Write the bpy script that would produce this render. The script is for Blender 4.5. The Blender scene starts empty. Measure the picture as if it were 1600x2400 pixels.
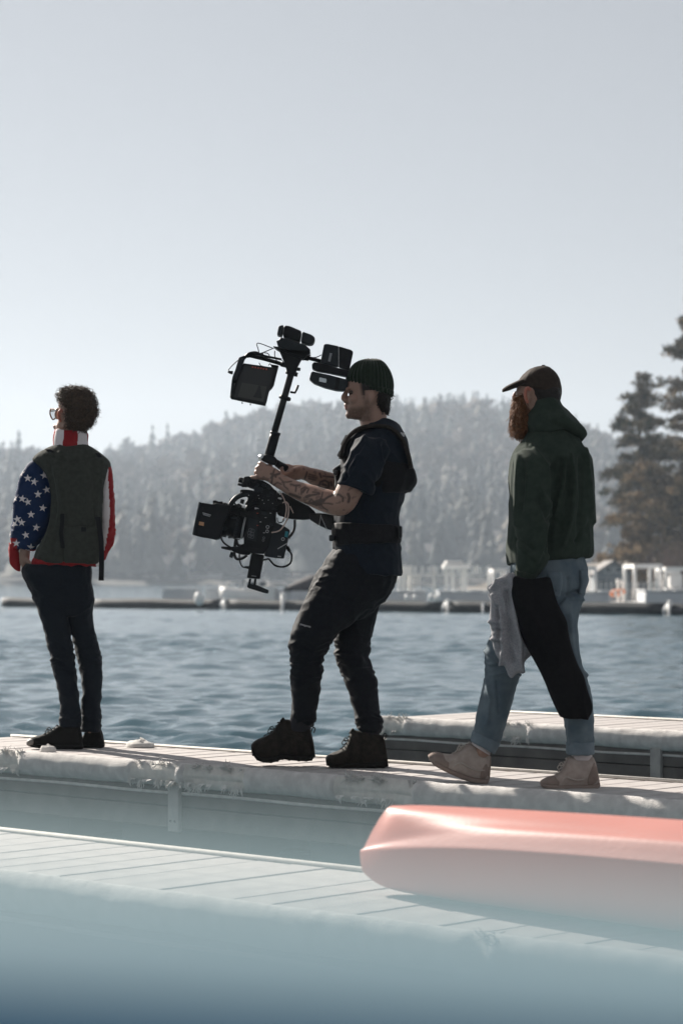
import bpy, bmesh, math, random
import numpy as np
from mathutils import Vector, Matrix, Quaternion, noise
from mathutils.bvhtree import BVHTree

random.seed(7)
np.random.seed(7)
R = math.radians
S = bpy.context.scene
C = S.collection

# ------------------------------------------------------------------ camera, sky, sun, exposure
F = 85.0 / 24.0 * 1600.0          # focal length in photograph pixels
HC = 1.19                         # lens height above the water (m)
HORIZON = 1360.0                  # photograph row of the horizon
DECK = HC - 0.79                  # deck level of the floating docks

cam_d = bpy.data.cameras.new('camera')
cam = bpy.data.objects.new('camera', cam_d)
C.objects.link(cam)
cam.location = (0, 0, HC)
cam.rotation_euler = (R(90), 0, 0)
cam_d.sensor_fit = 'HORIZONTAL'
cam_d.sensor_width = 24.0
cam_d.lens = 85.0
cam_d.shift_y = (HORIZON - 1200.0) / 1600.0
cam_d.clip_start = 0.05
cam_d.clip_end = 9000.0
cam_d.dof.use_dof = True
cam_d.dof.focus_distance = 10.1
cam_d.dof.aperture_fstop = 4.2
S.camera = cam

SUN_EL, SUN_AZ = 29.0, -36.0      # azimuth measured from +Y towards +X
w = bpy.data.worlds.new('World')
S.world = w
w.use_nodes = True
nt = w.node_tree
bg = nt.nodes['Background']
sky = nt.nodes.new('ShaderNodeTexSky')
sky.sky_type = 'NISHITA'
sky.sun_disc = False
sky.sun_elevation = R(SUN_EL)
sky.sun_rotation = R(SUN_AZ)
sky.altitude = 1500
sky.air_density = 1.0
sky.dust_density = 1.2
sky.ozone_density = 1.0
# thin high overcast: the whole sky is greyed and evened out a little
hs = nt.nodes.new('ShaderNodeHueSaturation')
hs.inputs['Saturation'].default_value = 0.30
nt.links.new(sky.outputs[0], hs.inputs['Color'])
vm = nt.nodes.new('ShaderNodeMix'); vm.data_type = 'RGBA'
vm.inputs[0].default_value = 0.48
vm.inputs[7].default_value = (5.8, 5.95, 6.3, 1)
nt.links.new(hs.outputs[0], vm.inputs[6])
nt.links.new(vm.outputs[2], bg.inputs[0])
bg.inputs[1].default_value = 0.0335

sun_d = bpy.data.lights.new('sun', 'SUN')
sun_d.energy = 5.0
sun_d.angle = R(0.5)
sun_d.color = (1.0, 0.93, 0.84)
sun = bpy.data.objects.new('sun', sun_d)
C.objects.link(sun)
to_sun = Vector((math.sin(R(SUN_AZ)) * math.cos(R(SUN_EL)), math.cos(R(SUN_AZ)) * math.cos(R(SUN_EL)), math.sin(R(SUN_EL))))
sun.rotation_euler = to_sun.to_track_quat('Z', 'Y').to_euler()
sun.location = to_sun * 60

S.view_settings.view_transform = 'Standard'
S.view_settings.look = 'None'
S.view_settings.exposure = 1.15
S.view_settings.gamma = 1.0
S.render.engine = 'CYCLES'
S.cycles.use_denoising = True
S.cycles.max_bounces = 6
S.cycles.volume_bounces = 1
S.cycles.transparent_max_bounces = 8
S.cycles.sample_clamp_indirect = 6.0

# ------------------------------------------------------------------ helpers
def W(px, py, d):
    """the point d metres in front of the lens that a photograph pixel looks at"""
    return Vector(((px - 800.0) / F * d, d, HC - (py - HORIZON) / F * d))

def tag(o, label=None, cat=None, group=None, kind=None):
    if label: o['label'] = label
    if cat: o['category'] = cat
    if group: o['group'] = group
    if kind: o['kind'] = kind
    return o

def empty(name, loc, label=None, cat=None, group=None):
    o = bpy.data.objects.new(name, None)
    C.objects.link(o)
    o.location = loc
    o.empty_display_size = 0.1
    return tag(o, label, cat, group)

def link(name, me, mat=None, parent=None):
    o = bpy.data.objects.new(name, me)
    C.objects.link(o)
    if mat is not None and not len(me.materials):
        me.materials.append(mat)
    if parent is not None:
        o.parent = parent
        p = parent
        m = Matrix.Identity(4)
        chain = []
        while p is not None:
            chain.append(p)
            p = p.parent
        for q in reversed(chain):
            m = m @ Matrix.LocRotScale(q.location, q.rotation_euler, q.scale) if q.parent is None else m @ (q.matrix_parent_inverse @ Matrix.LocRotScale(q.location, q.rotation_euler, q.scale))
        o.matrix_parent_inverse = m.inverted()
    return o

def mesh(name, verts, faces, smooth=False):
    me = bpy.data.meshes.new(name)
    me.from_pydata([tuple(v) for v in verts], [], faces)
    me.validate()
    if smooth:
        me.polygons.foreach_set('use_smooth', [True] * len(me.polygons))
    me.update()
    return me

def obj(name, verts, faces, mat, parent=None, smooth=False):
    return link(name, mesh(name, verts, faces, smooth), mat, parent)

def bm_obj(name, bm, mat, parent=None, smooth=False):
    me = bpy.data.meshes.new(name)
    bmesh.ops.recalc_face_normals(bm, faces=bm.faces)
    bm.to_mesh(me)
    bm.free()
    if smooth:
        me.polygons.foreach_set('use_smooth', [True] * len(me.polygons))
    return link(name, me, mat, parent)

def box_bm(bm, c, size, rot=None, bevel=0.0):
    r = bmesh.ops.create_cube(bm, size=1.0)
    vs = r['verts']
    M = Matrix.Translation(c) @ (rot.to_4x4() if rot is not None else Matrix.Identity(4)) @ Matrix.Diagonal((size[0], size[1], size[2], 1))
    bmesh.ops.transform(bm, matrix=M, verts=vs)
    if bevel > 0:
        es = list({e for v in vs for e in v.link_edges})
        bmesh.ops.bevel(bm, geom=es, offset=bevel, segments=1, affect='EDGES', profile=0.5)

def box(name, c, size, mat, parent=None, rot=None, bevel=0.0):
    bm = bmesh.new()
    box_bm(bm, c, size, rot, bevel)
    return bm_obj(name, bm, mat, parent)

def sweep(pts, rad, n=8, flat=None, ref=None):
    """verts/faces of a tube; rad a number or a list; flat squashes the second axis"""
    pts = [Vector(p) for p in pts]
    k = len(pts)
    rads = rad if hasattr(rad, '__len__') else [rad] * k
    V, Fs = [], []
    prev = None
    for i, p in enumerate(pts):
        t = (pts[min(i + 1, k - 1)] - pts[max(i - 1, 0)]).normalized()
        if prev is None:
            a = ref.copy() if ref is not None else (Vector((0, 1, 0)) if abs(t.y) < 0.9 else Vector((1, 0, 0)))
        else:
            a = prev
        a = (a - t * a.dot(t)).normalized()
        prev = a
        b = t.cross(a)
        f = 1.0 if flat is None else flat
        for j in range(n):
            an = 2 * math.pi * j / n
            V.append(p + a * math.cos(an) * rads[i] + b * math.sin(an) * rads[i] * f)
    for i in range(k - 1):
        for j in range(n):
            Fs.append((i * n + j, i * n + (j + 1) % n, (i + 1) * n + (j + 1) % n, (i + 1) * n + j))
    Fs.append(tuple(reversed(range(n))))
    Fs.append(tuple((k - 1) * n + j for j in range(n)))
    return V, Fs

def smooth_pts(pts, sub=6):
    """Catmull-Rom through the given points"""
    P = [Vector(p) for p in pts]
    if len(P) < 3:
        return P
    out = []
    for i in range(len(P) - 1):
        p0, p1, p2, p3 = P[max(i - 1, 0)], P[i], P[i + 1], P[min(i + 2, len(P) - 1)]
        for s in range(sub):
            t = s / sub
            out.append(0.5 * ((2 * p1) + (p2 - p0) * t + (2 * p0 - 5 * p1 + 4 * p2 - p3) * t * t + (3 * p1 - p0 - 3 * p2 + p3) * t ** 3))
    out.append(P[-1])
    return out

def tube(name, pts, rad, mat, parent=None, n=8, flat=None, ref=None, curve=False):
    if curve:
        pts = smooth_pts(pts)
    V, Fs = sweep(pts, rad, n, flat, ref)
    return obj(name, V, Fs, mat, parent, True)

# ------------------------------------------------------------------ materials
def pbr(name, col, rough=0.8, col2=None, scale=30.0, bump=0.0, bump_scale=None, stretch=(1, 1, 1), spec=0.3, metal=0.0, detail=4.0, lo=0.35, hi=0.65, sss=0.0, sheen=0.0, trans=0.0):
    m = bpy.data.materials.new(name)
    m.use_nodes = True
    t = m.node_tree
    b = t.nodes['Principled BSDF']
    b.inputs['Base Color'].default_value = (*col, 1)
    b.inputs['Roughness'].default_value = rough
    b.inputs['Specular IOR Level'].default_value = spec
    b.inputs['Metallic'].default_value = metal
    if sss:
        b.inputs['Subsurface Weight'].default_value = sss
        b.inputs['Subsurface Radius'].default_value = (0.012, 0.005, 0.003)
        b.inputs['Subsurface Scale'].default_value = 1.0
    if sheen:
        b.inputs['Sheen Weight'].default_value = sheen
        b.inputs['Sheen Roughness'].default_value = 0.5
    tc = t.nodes.new('ShaderNodeTexCoord')
    mp = t.nodes.new('ShaderNodeMapping')
    mp.inputs['Scale'].default_value = stretch
    t.links.new(tc.outputs['Object'], mp.inputs[0])
    if col2 is not None:
        nz = t.nodes.new('ShaderNodeTexNoise')
        nz.inputs['Scale'].default_value = scale
        nz.inputs['Detail'].default_value = detail
        rp = t.nodes.new('ShaderNodeValToRGB')
        rp.color_ramp.elements[0].position = lo
        rp.color_ramp.elements[1].position = hi
        rp.color_ramp.elements[0].color = (*col, 1)
        rp.color_ramp.elements[1].color = (*col2, 1)
        t.links.new(mp.outputs[0], nz.inputs['Vector'])
        t.links.new(nz.outputs[0], rp.inputs[0])
        t.links.new(rp.outputs[0], b.inputs['Base Color'])
    if bump:
        nb = t.nodes.new('ShaderNodeTexNoise')
        nb.inputs['Scale'].default_value = bump_scale or scale * 4
        nb.inputs['Detail'].default_value = 3
        bp = t.nodes.new('ShaderNodeBump')
        bp.inputs['Strength'].default_value = min(1.0, bump)
        bp.inputs['Distance'].default_value = 0.004
        t.links.new(mp.outputs[0], nb.inputs['Vector'])
        t.links.new(nb.outputs[0], bp.inputs['Height'])
        t.links.new(bp.outputs[0], b.inputs['Normal'])
    return m

M = {}
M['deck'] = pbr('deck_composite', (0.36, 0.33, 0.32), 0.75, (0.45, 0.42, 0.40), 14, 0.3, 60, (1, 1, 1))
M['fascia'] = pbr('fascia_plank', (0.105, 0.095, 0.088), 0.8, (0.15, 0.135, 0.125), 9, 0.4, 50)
M['trim'] = pbr('fascia_trim', (0.30, 0.29, 0.28), 0.7, (0.38, 0.36, 0.34), 20, 0.2)
M['bumper'] = pbr('bumper_cloth', (0.50, 0.47, 0.45), 0.95, (0.64, 0.61, 0.58), 22, 0.9, 260, sheen=0.3)
M['bumper_core'] = pbr('bumper_core', (0.58, 0.55, 0.51), 0.9, (0.66, 0.63, 0.58), 40, 0.4)
M['fray'] = pbr('frayed_cloth', (0.52, 0.50, 0.475), 0.95, (0.64, 0.62, 0.59), 60)
M['float'] = pbr('float_block', (0.03, 0.035, 0.04), 0.6, (0.05, 0.055, 0.06), 8)
M['kayak'] = pbr('kayak_plastic', (0.47, 0.165, 0.13), 0.5, (0.52, 0.19, 0.15), 3, 0.12, 90, spec=.2)
M['black_plastic'] = pbr('black_plastic', (0.012, 0.014, 0.016), 0.45, (0.02, 0.022, 0.025), 40)

# ------------------------------------------------------------------ water
def build_water():
    ys = [-4.0]
    while ys[-1] < 900:
        y = ys[-1]
        ys.append(y + (0.35 if y < 5 else 0.05 if y < 17 else max(0.05, 0.0030 * y)))
    ys = np.array(ys)
    nx = 300
    sx = np.linspace(-1, 1, nx)
    sx = np.sign(sx) * (0.55 * np.abs(sx) + 0.45 * np.abs(sx) ** 3)
    Y = np.repeat(ys[:, None], nx, 1)
    X = sx[None, :] * (5.0 + 0.45 * np.abs(Y))
    Z = np.zeros_like(X)
    rng = np.random.RandomState(3)
    base = R(200)                                   # waves travel roughly towards the lens
    for lam, amp, spread, k in ((2.1, .005, .4, 7), (1.0, .0085, .42, 10), (0.56, .0085, .5, 14), (0.33, .0050, .7, 18)):
        for i in range(k):
            l = lam * rng.uniform(.7, 1.4)
            a = base + rng.normal() * spread
            ph = rng.uniform(0, 6.28)
            kx, ky = math.sin(a) * 6.283 / l, math.cos(a) * 6.283 / l
            s = np.sin(kx * X + ky * Y + ph + 0.6 * np.sin(0.13 * X * rng.uniform(.5, 2) + 0.11 * Y * rng.uniform(.5, 2) + ph))
            fade = np.clip(1.4 - (Y * 0.0030) / (l * 0.35), 0, 1)     # below the grid's resolution: leave it to the ripples of the material
            Z += amp / math.sqrt(k) * 1.9 * (np.power((s + 1) / 2, 2.4) * 2.2 - 0.65) * fade
    gust = 0.9 + 0.3 * np.sin(X * .21 + Y * .05) * np.sin(Y * .17 - X * .08)
    Z *= gust
    V = np.stack([X, Y, Z], -1).reshape(-1, 3)
    r, c = len(ys), nx
    idx = np.arange(r * c).reshape(r, c)
    q = np.stack([idx[:-1, :-1], idx[:-1, 1:], idx[1:, 1:], idx[1:, :-1]], -1).reshape(-1, 4)
    me = bpy.data.meshes.new('water')
    me.vertices.add(len(V)); me.vertices.foreach_set('co', V.ravel())
    me.loops.add(q.size); me.loops.foreach_set('vertex_index', q.ravel())
    me.polygons.add(len(q)); me.polygons.foreach_set('loop_start', np.arange(0, q.size, 4))
    me.update(calc_edges=True)
    me.polygons.foreach_set('use_smooth', [True] * len(q))
    m = bpy.data.materials.new('lake_water')
    m.use_nodes = True
    t = m.node_tree
    b = t.nodes['Principled BSDF']
    b.inputs['Base Color'].default_value = (0.032, 0.075, 0.098, 1)
    b.inputs['Roughness'].default_value = 0.10
    b.inputs['IOR'].default_value = 1.333
    tc = t.nodes.new('ShaderNodeTexCoord')
    mp = t.nodes.new('ShaderNodeMapping')
    mp.inputs['Scale'].default_value = (0.7, 1.25, 1)
    t.links.new(tc.outputs['Object'], mp.inputs[0])
    n1 = t.nodes.new('ShaderNodeTexNoise'); n1.inputs['Scale'].default_value = 3.2; n1.inputs['Detail'].default_value = 7; n1.inputs['Roughness'].default_value = 0.55
    t.links.new(mp.outputs[0], n1.inputs['Vector'])
    bp = t.nodes.new('ShaderNodeBump'); bp.inputs['Strength'].default_value = 0.8; bp.inputs['Distance'].default_value = 0.026
    t.links.new(n1.outputs[0], bp.inputs['Height'])
    t.links.new(bp.outputs[0], b.inputs['Normal'])
    o = link('water', me, m)
    tag(o, kind='structure')
build_water()

# ------------------------------------------------------------------ far hill
def hill_z(x, y):
    """terrain height: far shore at about 560 m with a wooded ridge behind it"""
    a = x / np.maximum(y, 1.0) * F + 800           # bearing, as a photograph column
    top = np.interp(a, [-900, -300, 0, 200, 330, 480, 620, 780, 950, 1100, 1250, 1420, 1600, 2000, 2600],
                    [1110, 1105, 1103, 1113, 1108, 1082, 1042, 1016, 1002, 994, 1008, 1078, 1098, 1080, 1070])
    hgt = (HORIZON - top) / F * 1150.0 - 2
    t = np.clip((y - 560.0) / 590.0, 0, 1)
    s = t * t * (3 - 2 * t) * 0.55 + t * 0.45
    return s * hgt + np.sin(x * .021 + y * .013) * 3.0 * t + np.sin(x * .05 - y * .031) * 1.2 * t + np.clip((y - 556) * .25, -2, 1.0)

def build_hill():
    ys = np.concatenate([np.linspace(545, 600, 8), np.linspace(620, 1500, 46)])
    sx = np.linspace(-0.55, 0.55, 120)
    Y = np.repeat(ys[:, None], 120, 1)
    X = sx[None, :] * Y
    Z = hill_z(X, Y)
    V = np.stack([X, Y, Z], -1).reshape(-1, 3)
    idx = np.arange(V.shape[0]).reshape(len(ys), 120)
    q = np.stack([idx[:-1, :-1], idx[:-1, 1:], idx[1:, 1:], idx[1:, :-1]], -1).reshape(-1, 4)
    m = pbr('hill_ground', (0.022, 0.024, 0.02), 0.95, (0.05, 0.045, 0.036), 0.03)
    o = link('hill', mesh('hill', V, [tuple(f) for f in q], True), m)
    tag(o, kind='structure')
build_hill()

def conifer_arrays(seed, n=7, layers=6, slim=0.2):
    r = np.random.RandomState(seed)
    V, Fs = [], []
    for L in range(layers):
        z0 = 0.10 + 0.86 * L / layers
        z1 = z0 + 0.26 * (1.15 - L / layers)
        rad = slim * (1.05 - L / layers) * r.uniform(.75, 1.2)
        b = len(V)
        off = r.uniform(-.02, .02, 2)
        for j in range(n):
            a = 6.283 * (j + r.uniform(-.3, .3)) / n
            k = rad * r.uniform(.55, 1.25)
            V.append((off[0] + k * math.cos(a), off[1] + k * math.sin(a), z0 + r.uniform(-.05, .03)))
        V.append((off[0] * .5, off[1] * .5, min(z1, 1.0)))
        for j in range(n):
            Fs.append((b + j, b + (j + 1) % n, b + n))
    return np.array(V), np.array(Fs)

def broad_arrays(seed):
    r = np.random.RandomState(seed)
    V, Fs = [], []
    for k in range(110):
        d = r.normal(size=3); d /= np.linalg.norm(d)
        p = d * np.array([.26, .26, .36]) * r.uniform(.4, 1) ** .5 + np.array([0, 0, .60])
        a = r.normal(size=3) * .085; c = r.normal(size=3) * .085
        b = len(V)
        V += [p + a, p + c, p - a * .6 - c * .6]
        Fs.append((b, b + 1, b + 2))
    return np.array(V), np.array(Fs)

def foliage_mat(name):
    m = bpy.data.materials.new(name)
    m.use_nodes = True
    t = m.node_tree
    b = t.nodes['Principled BSDF']
    b.inputs['Roughness'].default_value = 0.9
    b.inputs['Specular IOR Level'].default_value = 0.2
    at = t.nodes.new('ShaderNodeAttribute'); at.attribute_name = 'tint'
    t.links.new(at.outputs['Color'], b.inputs['Base Color'])
    return m
M['far_foliage'] = foliage_mat('far_foliage')

def tint_mesh(me, cols):
    a = me.color_attributes.new('tint', 'FLOAT_COLOR', 'POINT')
    c = np.ones((len(me.vertices), 4), np.float32)
    c[:, :3] = cols
    a.data.foreach_set('color', c.ravel())

CONES = [conifer_arrays(s, 7, 6, random.uniform(.13, .24)) for s in range(8)]
BROADS = [broad_arrays(s) for s in range(6)]

def build_far_wood():
    r = np.random.RandomState(11)
    Vs, Fs, Cs = [], [], []
    nb = 0
    n = 0
    while n < 4600:
        y = 555 + 645 * r.uniform() ** 0.9
        a = r.uniform(-0.30, 0.30)
        x = a * y
        z = float(hill_z(np.array(x), np.array(y)))
        clump = noise.noise(Vector((x * .012, y * .008, 1.3)))
        bare = clump + r.normal() * .28 > 0.22
        if bare and r.uniform() < .15:
            continue
        if bare:
            v, f = BROADS[r.randint(6)]
            h = r.uniform(12, 18)
            col = np.array([.15, .125, .105]) * r.uniform(.7, 1.25)
        else:
            v, f = CONES[r.randint(8)]
            h = r.uniform(12, 23) * (.85 if y > 1000 else 1)
            col = np.array([.016, .021, .019]) * r.uniform(.5, 1.6) + np.array([.05, .04, .03]) * max(0, r.normal() * .7)
        low = noise.noise(Vector((x * .006 + 4, y * .004, 2)))
        col = col * (1 + .55 * low) * (.72 if x / y * F + 800 < 380 else 1)  # tree colour lowered on the left to paint that hillside's shadow
        ca, sa = math.cos(r.uniform(0, 6.28)), math.sin(r.uniform(0, 6.28))
        vv = v.copy() * h
        wd = r.uniform(.85, 1.35)
        vv[:, 0] *= wd; vv[:, 1] *= wd
        Vs.append(vv + np.array([x, y, z - .4])); Fs.append(f + nb); nb += len(v)
        Cs.append(np.repeat(col[None], len(v), 0))
        n += 1
    V = np.concatenate(Vs); Fa = np.concatenate(Fs)
    me = bpy.data.meshes.new('far_wood')
    me.vertices.add(len(V)); me.vertices.foreach_set('co', V.ravel())
    me.loops.add(Fa.size); me.loops.foreach_set('vertex_index', Fa.ravel())
    me.polygons.add(len(Fa)); me.polygons.foreach_set('loop_start', np.arange(0, Fa.size, 3))
    me.update(calc_edges=True)
    tint_mesh(me, np.concatenate(Cs))
    o = link('far_wood', me, M['far_foliage'])
    tag(o, 'hazy mixed wood covering the hill across the lake', 'wood', kind='stuff')
    # the trees one can tell apart on the ridge
    meshes = []
    for k in range(8):
        v, f = CONES[k]
        me = mesh('ridge_conifer', v, [tuple(x) for x in f])
        tint_mesh(me, np.array([.05, .062, .045]) * r.uniform(.7, 1.3))
        me.materials.append(M['far_foliage'])
        tr = mesh('trunk', *sweep([(0, 0, -.03), (0, 0, .25), (0, 0, .9)], [.014, .011, .003], 5))
        tr.materials.append(M['bark'])
        meshes.append((me, tr))
    px = 4.0
    while px < 1440:
        y = 1120 + r.uniform(-30, 25)
        x = (px - 800) / F * y
        z = float(hill_z(np.array(x), np.array(y)))
        h = r.uniform(12, 20)
        if r.uniform() < .22: h *= 1.45
        me, tr = meshes[r.randint(8)]
        e = empty('ridge_conifer', (x, y, z - .5), 'hazy conifer rising above the skyline of the far wooded ridge', 'tree', 'conifers along the far ridge')
        for nm, mm in (('crown', me), ('trunk', tr)):
            o = bpy.data.objects.new(nm, mm); C.objects.link(o); o.parent = e
        e.scale = (h * r.uniform(.85, 1.25), h * r.uniform(.85, 1.25), h)
        e.rotation_euler.z = r.uniform(0, 6.28)
        px += r.uniform(12, 46)
M['bark'] = pbr('bark', (0.055, 0.042, 0.034), 0.95, (0.10, 0.08, 0.065), 6, 0.5, 20)
build_far_wood()

# ------------------------------------------------------------------ the right-hand shore and its pines
def shore_z(x, y):
    edge = 19.0 - (y - 150) * 0.02                # shoreline of the point
    t = np.clip((x - edge + np.sin(y * .08) * 1.5) / 14.0, -0.15, 1.6)
    f = np.clip((y - 150) / 30.0, 0, 1)
    return -0.25 + 2.6 * np.maximum(t, -.1) * f + np.sin(x * .7 + y * .3) * .12 * f

def build_shore():
    ys = np.linspace(140, 330, 60); xs = np.linspace(12, 110, 60)
    X, Y = np.meshgrid(xs, ys)
    Z = shore_z(X, Y)
    V = np.stack([X, Y, Z], -1).reshape(-1, 3)
    idx = np.arange(3600).reshape(60, 60)
    q = np.stack([idx[:-1, :-1], idx[:-1, 1:], idx[1:, 1:], idx[1:, :-1]], -1).reshape(-1, 4)
    m = pbr('shore_ground', (0.11, 0.09, 0.07), 0.95, (0.20, 0.165, 0.13), 0.5, 0.5, 3)
    tag(link('shore', mesh('shore', V, [tuple(f) for f in q], True), m), kind='structure')
build_shore()

M['needles'] = foliage_mat('needles')

def pine(name, base, h, spread, seed, label, lo=0.14, nbr=110, warm=0.5, lean=0.0, clump=0.42, shape=1.0, group=None):
    r = random.Random(seed)
    e = empty(name, base, label, 'tree', group)
    base = Vector(base)
    tp = [base + Vector((lean * h * t + math.sin(t * 5 + seed) * .01 * h, 0, h * t - 0.3)) for t in (0, .15, .3, .45, .6, .75, .88, 1.0)]
    tube('trunk', tp, [h * .0165 * (1 - .93 * i / 7) + .03 for i in range(8)], M['bark'], e, 9)
    V, Fs, Cs = [], [], []
    BV, BF = [], []
    for i in range(nbr):
        t = lo + (1 - lo) * (i + r.random()) / nbr
        a = r.uniform(0, 6.283)
        f = min(1.0, (1 - t) * 1.25 + .06) ** shape * min(1, .55 + (t - lo) * 2.2)
        L = spread * f * r.uniform(.55, 1.15)
        if r.random() < .10: L *= .4
        k = min(6, int(t * 7)); u = t * 7 - k
        p0 = tp[k].lerp(tp[min(k + 1, 7)], u)
        d = Vector((math.cos(a), math.sin(a), r.uniform(-.15, .28)))
        pts = [p0]
        for s in range(1, 6):
            q = s / 5
            pts.append(p0 + d * L * q + Vector((0, 0, -.10 * L * q * q + r.uniform(-.05, .05) * L)))
        v, fc = sweep(pts, [max(.012, .05 * (L / 4) * (1 - .85 * s / 5)) for s in range(6)], 4)
        b = len(BV); BV += v; BF += [tuple(x + b for x in g) for g in fc]
        nt_ = max(3, int(L / clump * 2.3))
        shade = r.uniform(.65, 1.3)
        for s in range(nt_):
            q = r.uniform(.18, 1.0) ** .8
            kk = min(4, int(q * 5)); uu = q * 5 - kk
            c = pts[kk].lerp(pts[kk + 1], uu) + Vector((r.gauss(0, .12), r.gauss(0, .12), r.gauss(.04, .08))) * (L * .35 + .25)
            cl = clump * r.uniform(.6, 1.35)
            wm = min(1, max(0, r.gauss(warm, .28)))
            col = Vector((.040, .050, .030)).lerp(Vector((.34, .245, .15)), wm) * shade * r.uniform(.75, 1.25)  # warm tufts carry golden sunlight in the needle colour
            for g in range(20):
                dd = Vector((r.gauss(0, 1), r.gauss(0, 1), r.gauss(.15, .55)))
                dd.normalize()
                p = c + dd * cl * r.uniform(.1, .75)
                tip = p + dd * cl * r.uniform(.35, .7)
                sd = dd.cross(Vector((r.gauss(0, 1), r.gauss(0, 1), r.gauss(0, 1)))).normalized() * cl * .20
                b = len(V)
                V += [p + sd, p - sd, tip]
                Fs.append((b, b + 1, b + 2))
                Cs += [tuple(col)] * 3
    br = obj('branches', BV, BF, M['bark'], e, True)
    cr = obj('crown', V, Fs, None, e)
    tint_mesh(cr.data, np.array(Cs))
    cr.data.materials.append(M['needles'])
    return e

def ground_at(px, d):
    x = (px - 800) / F * d
    return (x, d, float(shore_z(np.array(x), np.array(d))))

pine('pine_tree', ground_at(1502, 172), 15.8, 4.3, 21, 'slender open pine with a bare trunk showing through its top, on the right shore', .28, 100, .25, clump=.38, shape=.75)
pine('pine_tree', ground_at(1522, 168), 9.2, 3.9, 5, 'bushy brown pine with golden sunlight in its colour, in front of the slender one on the right shore', .12, 95, .7, clump=.42, shape=.65)
pine('pine_tree', ground_at(1655, 176), 22.5, 4.7, 33, 'tallest pine at the right edge of the picture', .12, 200, .40, clump=.48, shape=.7)
pine('pine_tree', ground_at(1760, 182), 18.0, 5.0, 14, 'dark pine half hidden behind the tallest one at the right edge', .1, 110, .3, clump=.5)
pine('pine_tree', ground_at(1600, 166), 8.5, 3.6, 8, 'low brown pine under the tallest tree on the right shore', .10, 60, .55, clump=.42, shape=.6)

def shrub(px, d, h, seed, label):
    r = random.Random(seed)
    b0 = Vector(ground_at(px, d))
    e = empty('bare_shrub', b0, label, 'shrub', 'bare shrubs on the right shore')
    V, Fs = [], []
    for i in range(70):
        a = r.uniform(0, 6.28); s = r.uniform(.1, .5)
        p1 = b0 + Vector((math.cos(a) * h * s * .35, math.sin(a) * h * s * .35, h * .45 * r.uniform(.7, 1.2)))
        p2 = p1 + Vector((math.cos(a) * h * s * .5 + r.gauss(0, .1), r.gauss(0, .2), h * .5 * r.uniform(.5, 1.1)))
        v, f = sweep([b0, p1, p2], [.035, .025, .012], 4)
        b = len(V); V += v; Fs += [tuple(x + b for x in g) for g in f]
    obj('twigs', V, Fs, M['twig'], e)
M['twig'] = pbr('twigs', (0.17, 0.12, 0.10), 0.95, (0.26, 0.19, 0.16), 3)
shrub(1545, 163, 3.4, 1, 'bare reddish shrub below the tallest pine')
shrub(1585, 161, 4.2, 2, 'tall bare shrub at the right edge under the tallest pine')
shrub(1470, 165, 2.0, 3, 'small bare shrub left of the golden pine')

# ------------------------------------------------------------------ far marina
M['white_paint'] = pbr('white_paint', (0.86, 0.84, 0.81), 0.5, (0.80, 0.78, 0.75), 2)
M['boom'] = pbr('boom_rubber', (0.018, 0.022, 0.026), 0.7, (0.03, 0.034, 0.038), 2, spec=.1)
M['pale_float'] = pbr('pale_float', (0.56, 0.58, 0.60), 0.6, (0.62, 0.63, 0.64), 1.5)
M['tarp'] = pbr('boat_tarp', (0.020, 0.018, 0.024), 0.8, (0.035, 0.03, 0.036), 2, .5, 5)
M['roof'] = pbr('shingle_roof', (0.20, 0.19, 0.185), 0.9, (0.27, 0.25, 0.24), 3)
M['hut_wall'] = pbr('hut_wall', (0.22, 0.24, 0.26), 0.8, (0.28, 0.29, 0.30), 3)
M['glass'] = pbr('window_glass', (0.05, 0.07, 0.09), 0.1)
M['orange'] = pbr('orange_vinyl', (0.75, 0.26, 0.10), 0.6, (0.66, 0.22, 0.09), 3)

# the dark floating boom: a line of long pontoons
B0 = Vector((-15.1, 108.8)); B1 = Vector((11.6, 82.0))
bdir = (B1 - B0).normalized()
def boom_point(px):
    k = (px - 800) / F
    s = (k * B0.y - B0.x) / (bdir.x - k * bdir.y)
    return B0 + bdir * s
def boom(px0, px1, label):
    a, b = boom_point(px0), boom_point(px1)
    e = empty('boom_pontoon', (a.x, a.y, 0), label, 'pontoon', 'pontoons of the floating boom')
    pts = [Vector((a.x + (b.x - a.x) * t, a.y + (b.y - a.y) * t, .15 + .02 * math.sin(t * 9 + px0))) for t in np.linspace(0, 1, 14)]
    tube('float_tube', pts, .26, M['boom'], e, 12)
    tube('walk_strip', [p + Vector((0, 0, .235)) for p in pts], .06, M['boom'], e, 6, 0.3, Vector((0, 1, 0)))
    for p in (pts[0], pts[-1]):
        tube('end_ring', [p + Vector((bdir.x, bdir.y, 0)) * s for s in (-.06, .06)], .25, M['pale_float'], e, 12)
boom(14, 219, 'dark boom pontoon at the far left behind the flag jacket man')
boom(224, 524, 'dark boom pontoon between the flag jacket man and the hanging camera rig')
boom(530, 1044, 'long dark boom pontoon behind the camera operator\'s legs')
boom(1050, 1562, 'long dark boom pontoon behind the man in the green hoodie')
boom(1568, 1900, 'dark boom pontoon running out of the right edge')

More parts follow.
